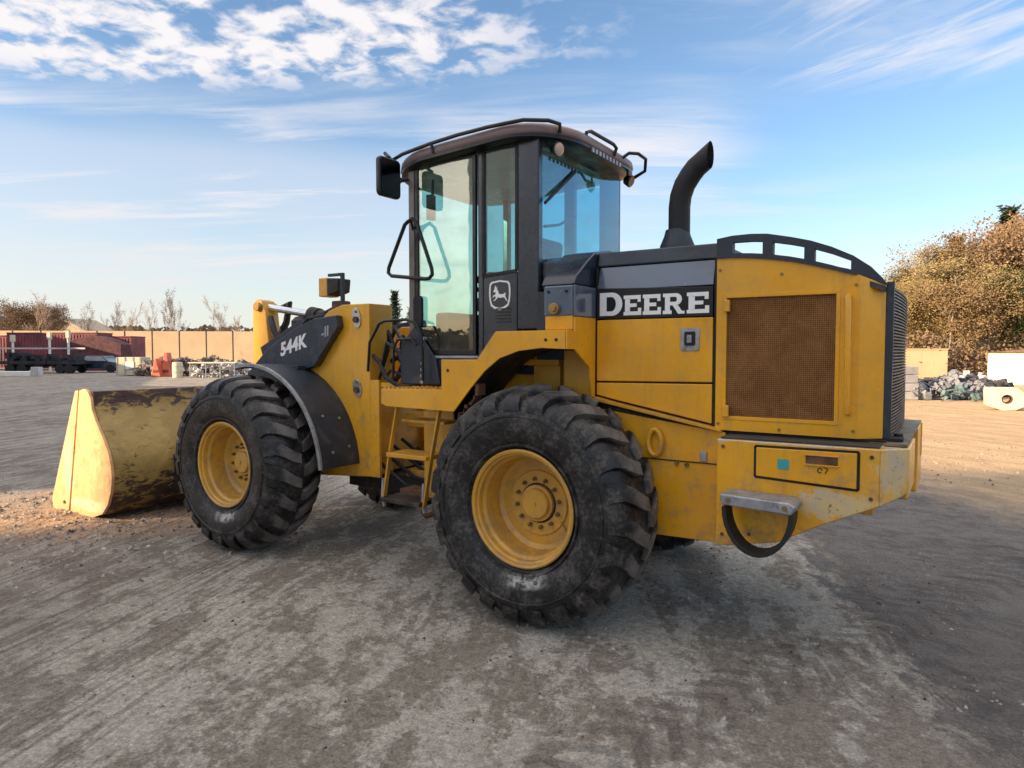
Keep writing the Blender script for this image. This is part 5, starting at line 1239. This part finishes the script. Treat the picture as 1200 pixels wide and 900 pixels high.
mat('spoil_soil', (.22, .16, .11), .95, var=.35, sc=3, bump=.8, bsc=14)
tag(build(dm, 'soil_mound', 'spoil_soil', smooth=60), 'brown soil mound buried in the grey rubble', 'soil', kind='stuff')
# octagonal concrete ring
e = thing_at('concrete_ring', 1181, 19.2, 'pale eight sided concrete ring with a round hole lying by the rubble', 'concrete ring', None, -.5)
mat('ring_cream', (.62, .52, .38), .8, var=.12, sc=4, bump=.3, bsc=25)
oc_ = [(.50*math.cos(R(22.5+45*k)), .33+.36*math.sin(R(22.5+45*k))) for k in range(8)]
oc_ = [(-.50, .52), (-.46, .62), (.25, .63), (.50, .40), (.50, .15), (.22, .0), (-.10, -.02), (-.48, .12)]
big_ = []; hol = []
for k in range(8):
    for j in range(3):
        a_, b_ = oc_[k], oc_[(k+1) % 8]; big_.append((a_[0]+(b_[0]-a_[0])*j/3, a_[1]+(b_[1]-a_[1])*j/3))
cx_, cz_ = .02, .30
hol = [(cx_+.135*math.cos(math.atan2(p[1]-cz_, p[0]-cx_)), cz_+.135*math.sin(math.atan2(p[1]-cz_, p[0]-cx_))) for p in big_]
mb = MB(); n_ = len(big_); vs = [(a, y, b_+.01) for y in (0, .55) for pp in (big_, hol) for a, b_ in pp]; fs = []
for k in range(n_):
    k2 = (k+1) % n_; fs += [(k, k2, n_+k2, n_+k), (2*n_+k, 3*n_+k, 3*n_+k2, 2*n_+k2), (k, 2*n_+k, 2*n_+k2, k2), (n_+k, n_+k2, 3*n_+k2, 3*n_+k)]
mb.q(vs, fs); loc(mb, 'ring_body', 'ring_cream', e, bevel=.015)
loc(MB().lathe([(.134, .06), (.134, .5), (.11, .5), (.11, .06), (.134, .06)], (cx_, 0, cz_+.01), 20), 'ring_liner', 'rusty_iron', e)

# ---------------------------------------------------------------- buildings behind the camera: they shade the yard
mat('warehouse_cladding', (.60, .57, .52), .6, var=.1, sc=.4)
TE = math.tan(SUN_EL); ORG = Vector((-5.1, -.75, 0)); ORG -= AL*ORG.dot(AL)       # shadow line, at along = 0
def bld(name, prof, al0, depth, label):
    """prof: (offset to the right of the shadow line, roof height)"""
    P_ = [(prof[0][0], 0)]+prof+[(prof[-1][0], 0)]; n_ = len(P_); mb = MB()
    vs = [ORG+OF*o_+AL*(al0-dd)+Vector((0, 0, z)) for dd in (0, depth) for o_, z in P_]
    mb.q(vs, [tuple(range(n_)), tuple(range(n_, 2*n_))[::-1]]+[(k, n_+k, n_+(k+1) % n_, (k+1) % n_) for k in range(n_)])
    e = empty(name, ORG+OF*prof[0][0]+AL*al0, label, 'building')
    build(mb, 'wall', 'warehouse_cladding', e, smooth=0)
    return e
D1 = 50.
bld('warehouse', [(0., TE*(D1+6.4)), (2.0, TE*(D1+8.8)), (2.9, TE*(D1+12.5)), (9., TE*(D1+17)), (40., TE*(D1+17))], -D1, 22, 'pale clad warehouse behind the photographer that shades the loader')
D2 = 22.
bld('storage_hall', [(-70., TE*(D2-5)), (-30., TE*(D2-5)), (-26., TE*(D2+2)), (-2.2, TE*(D2+2))], -D2, 14, 'pale storage hall behind the photographer that shades the far left yard')
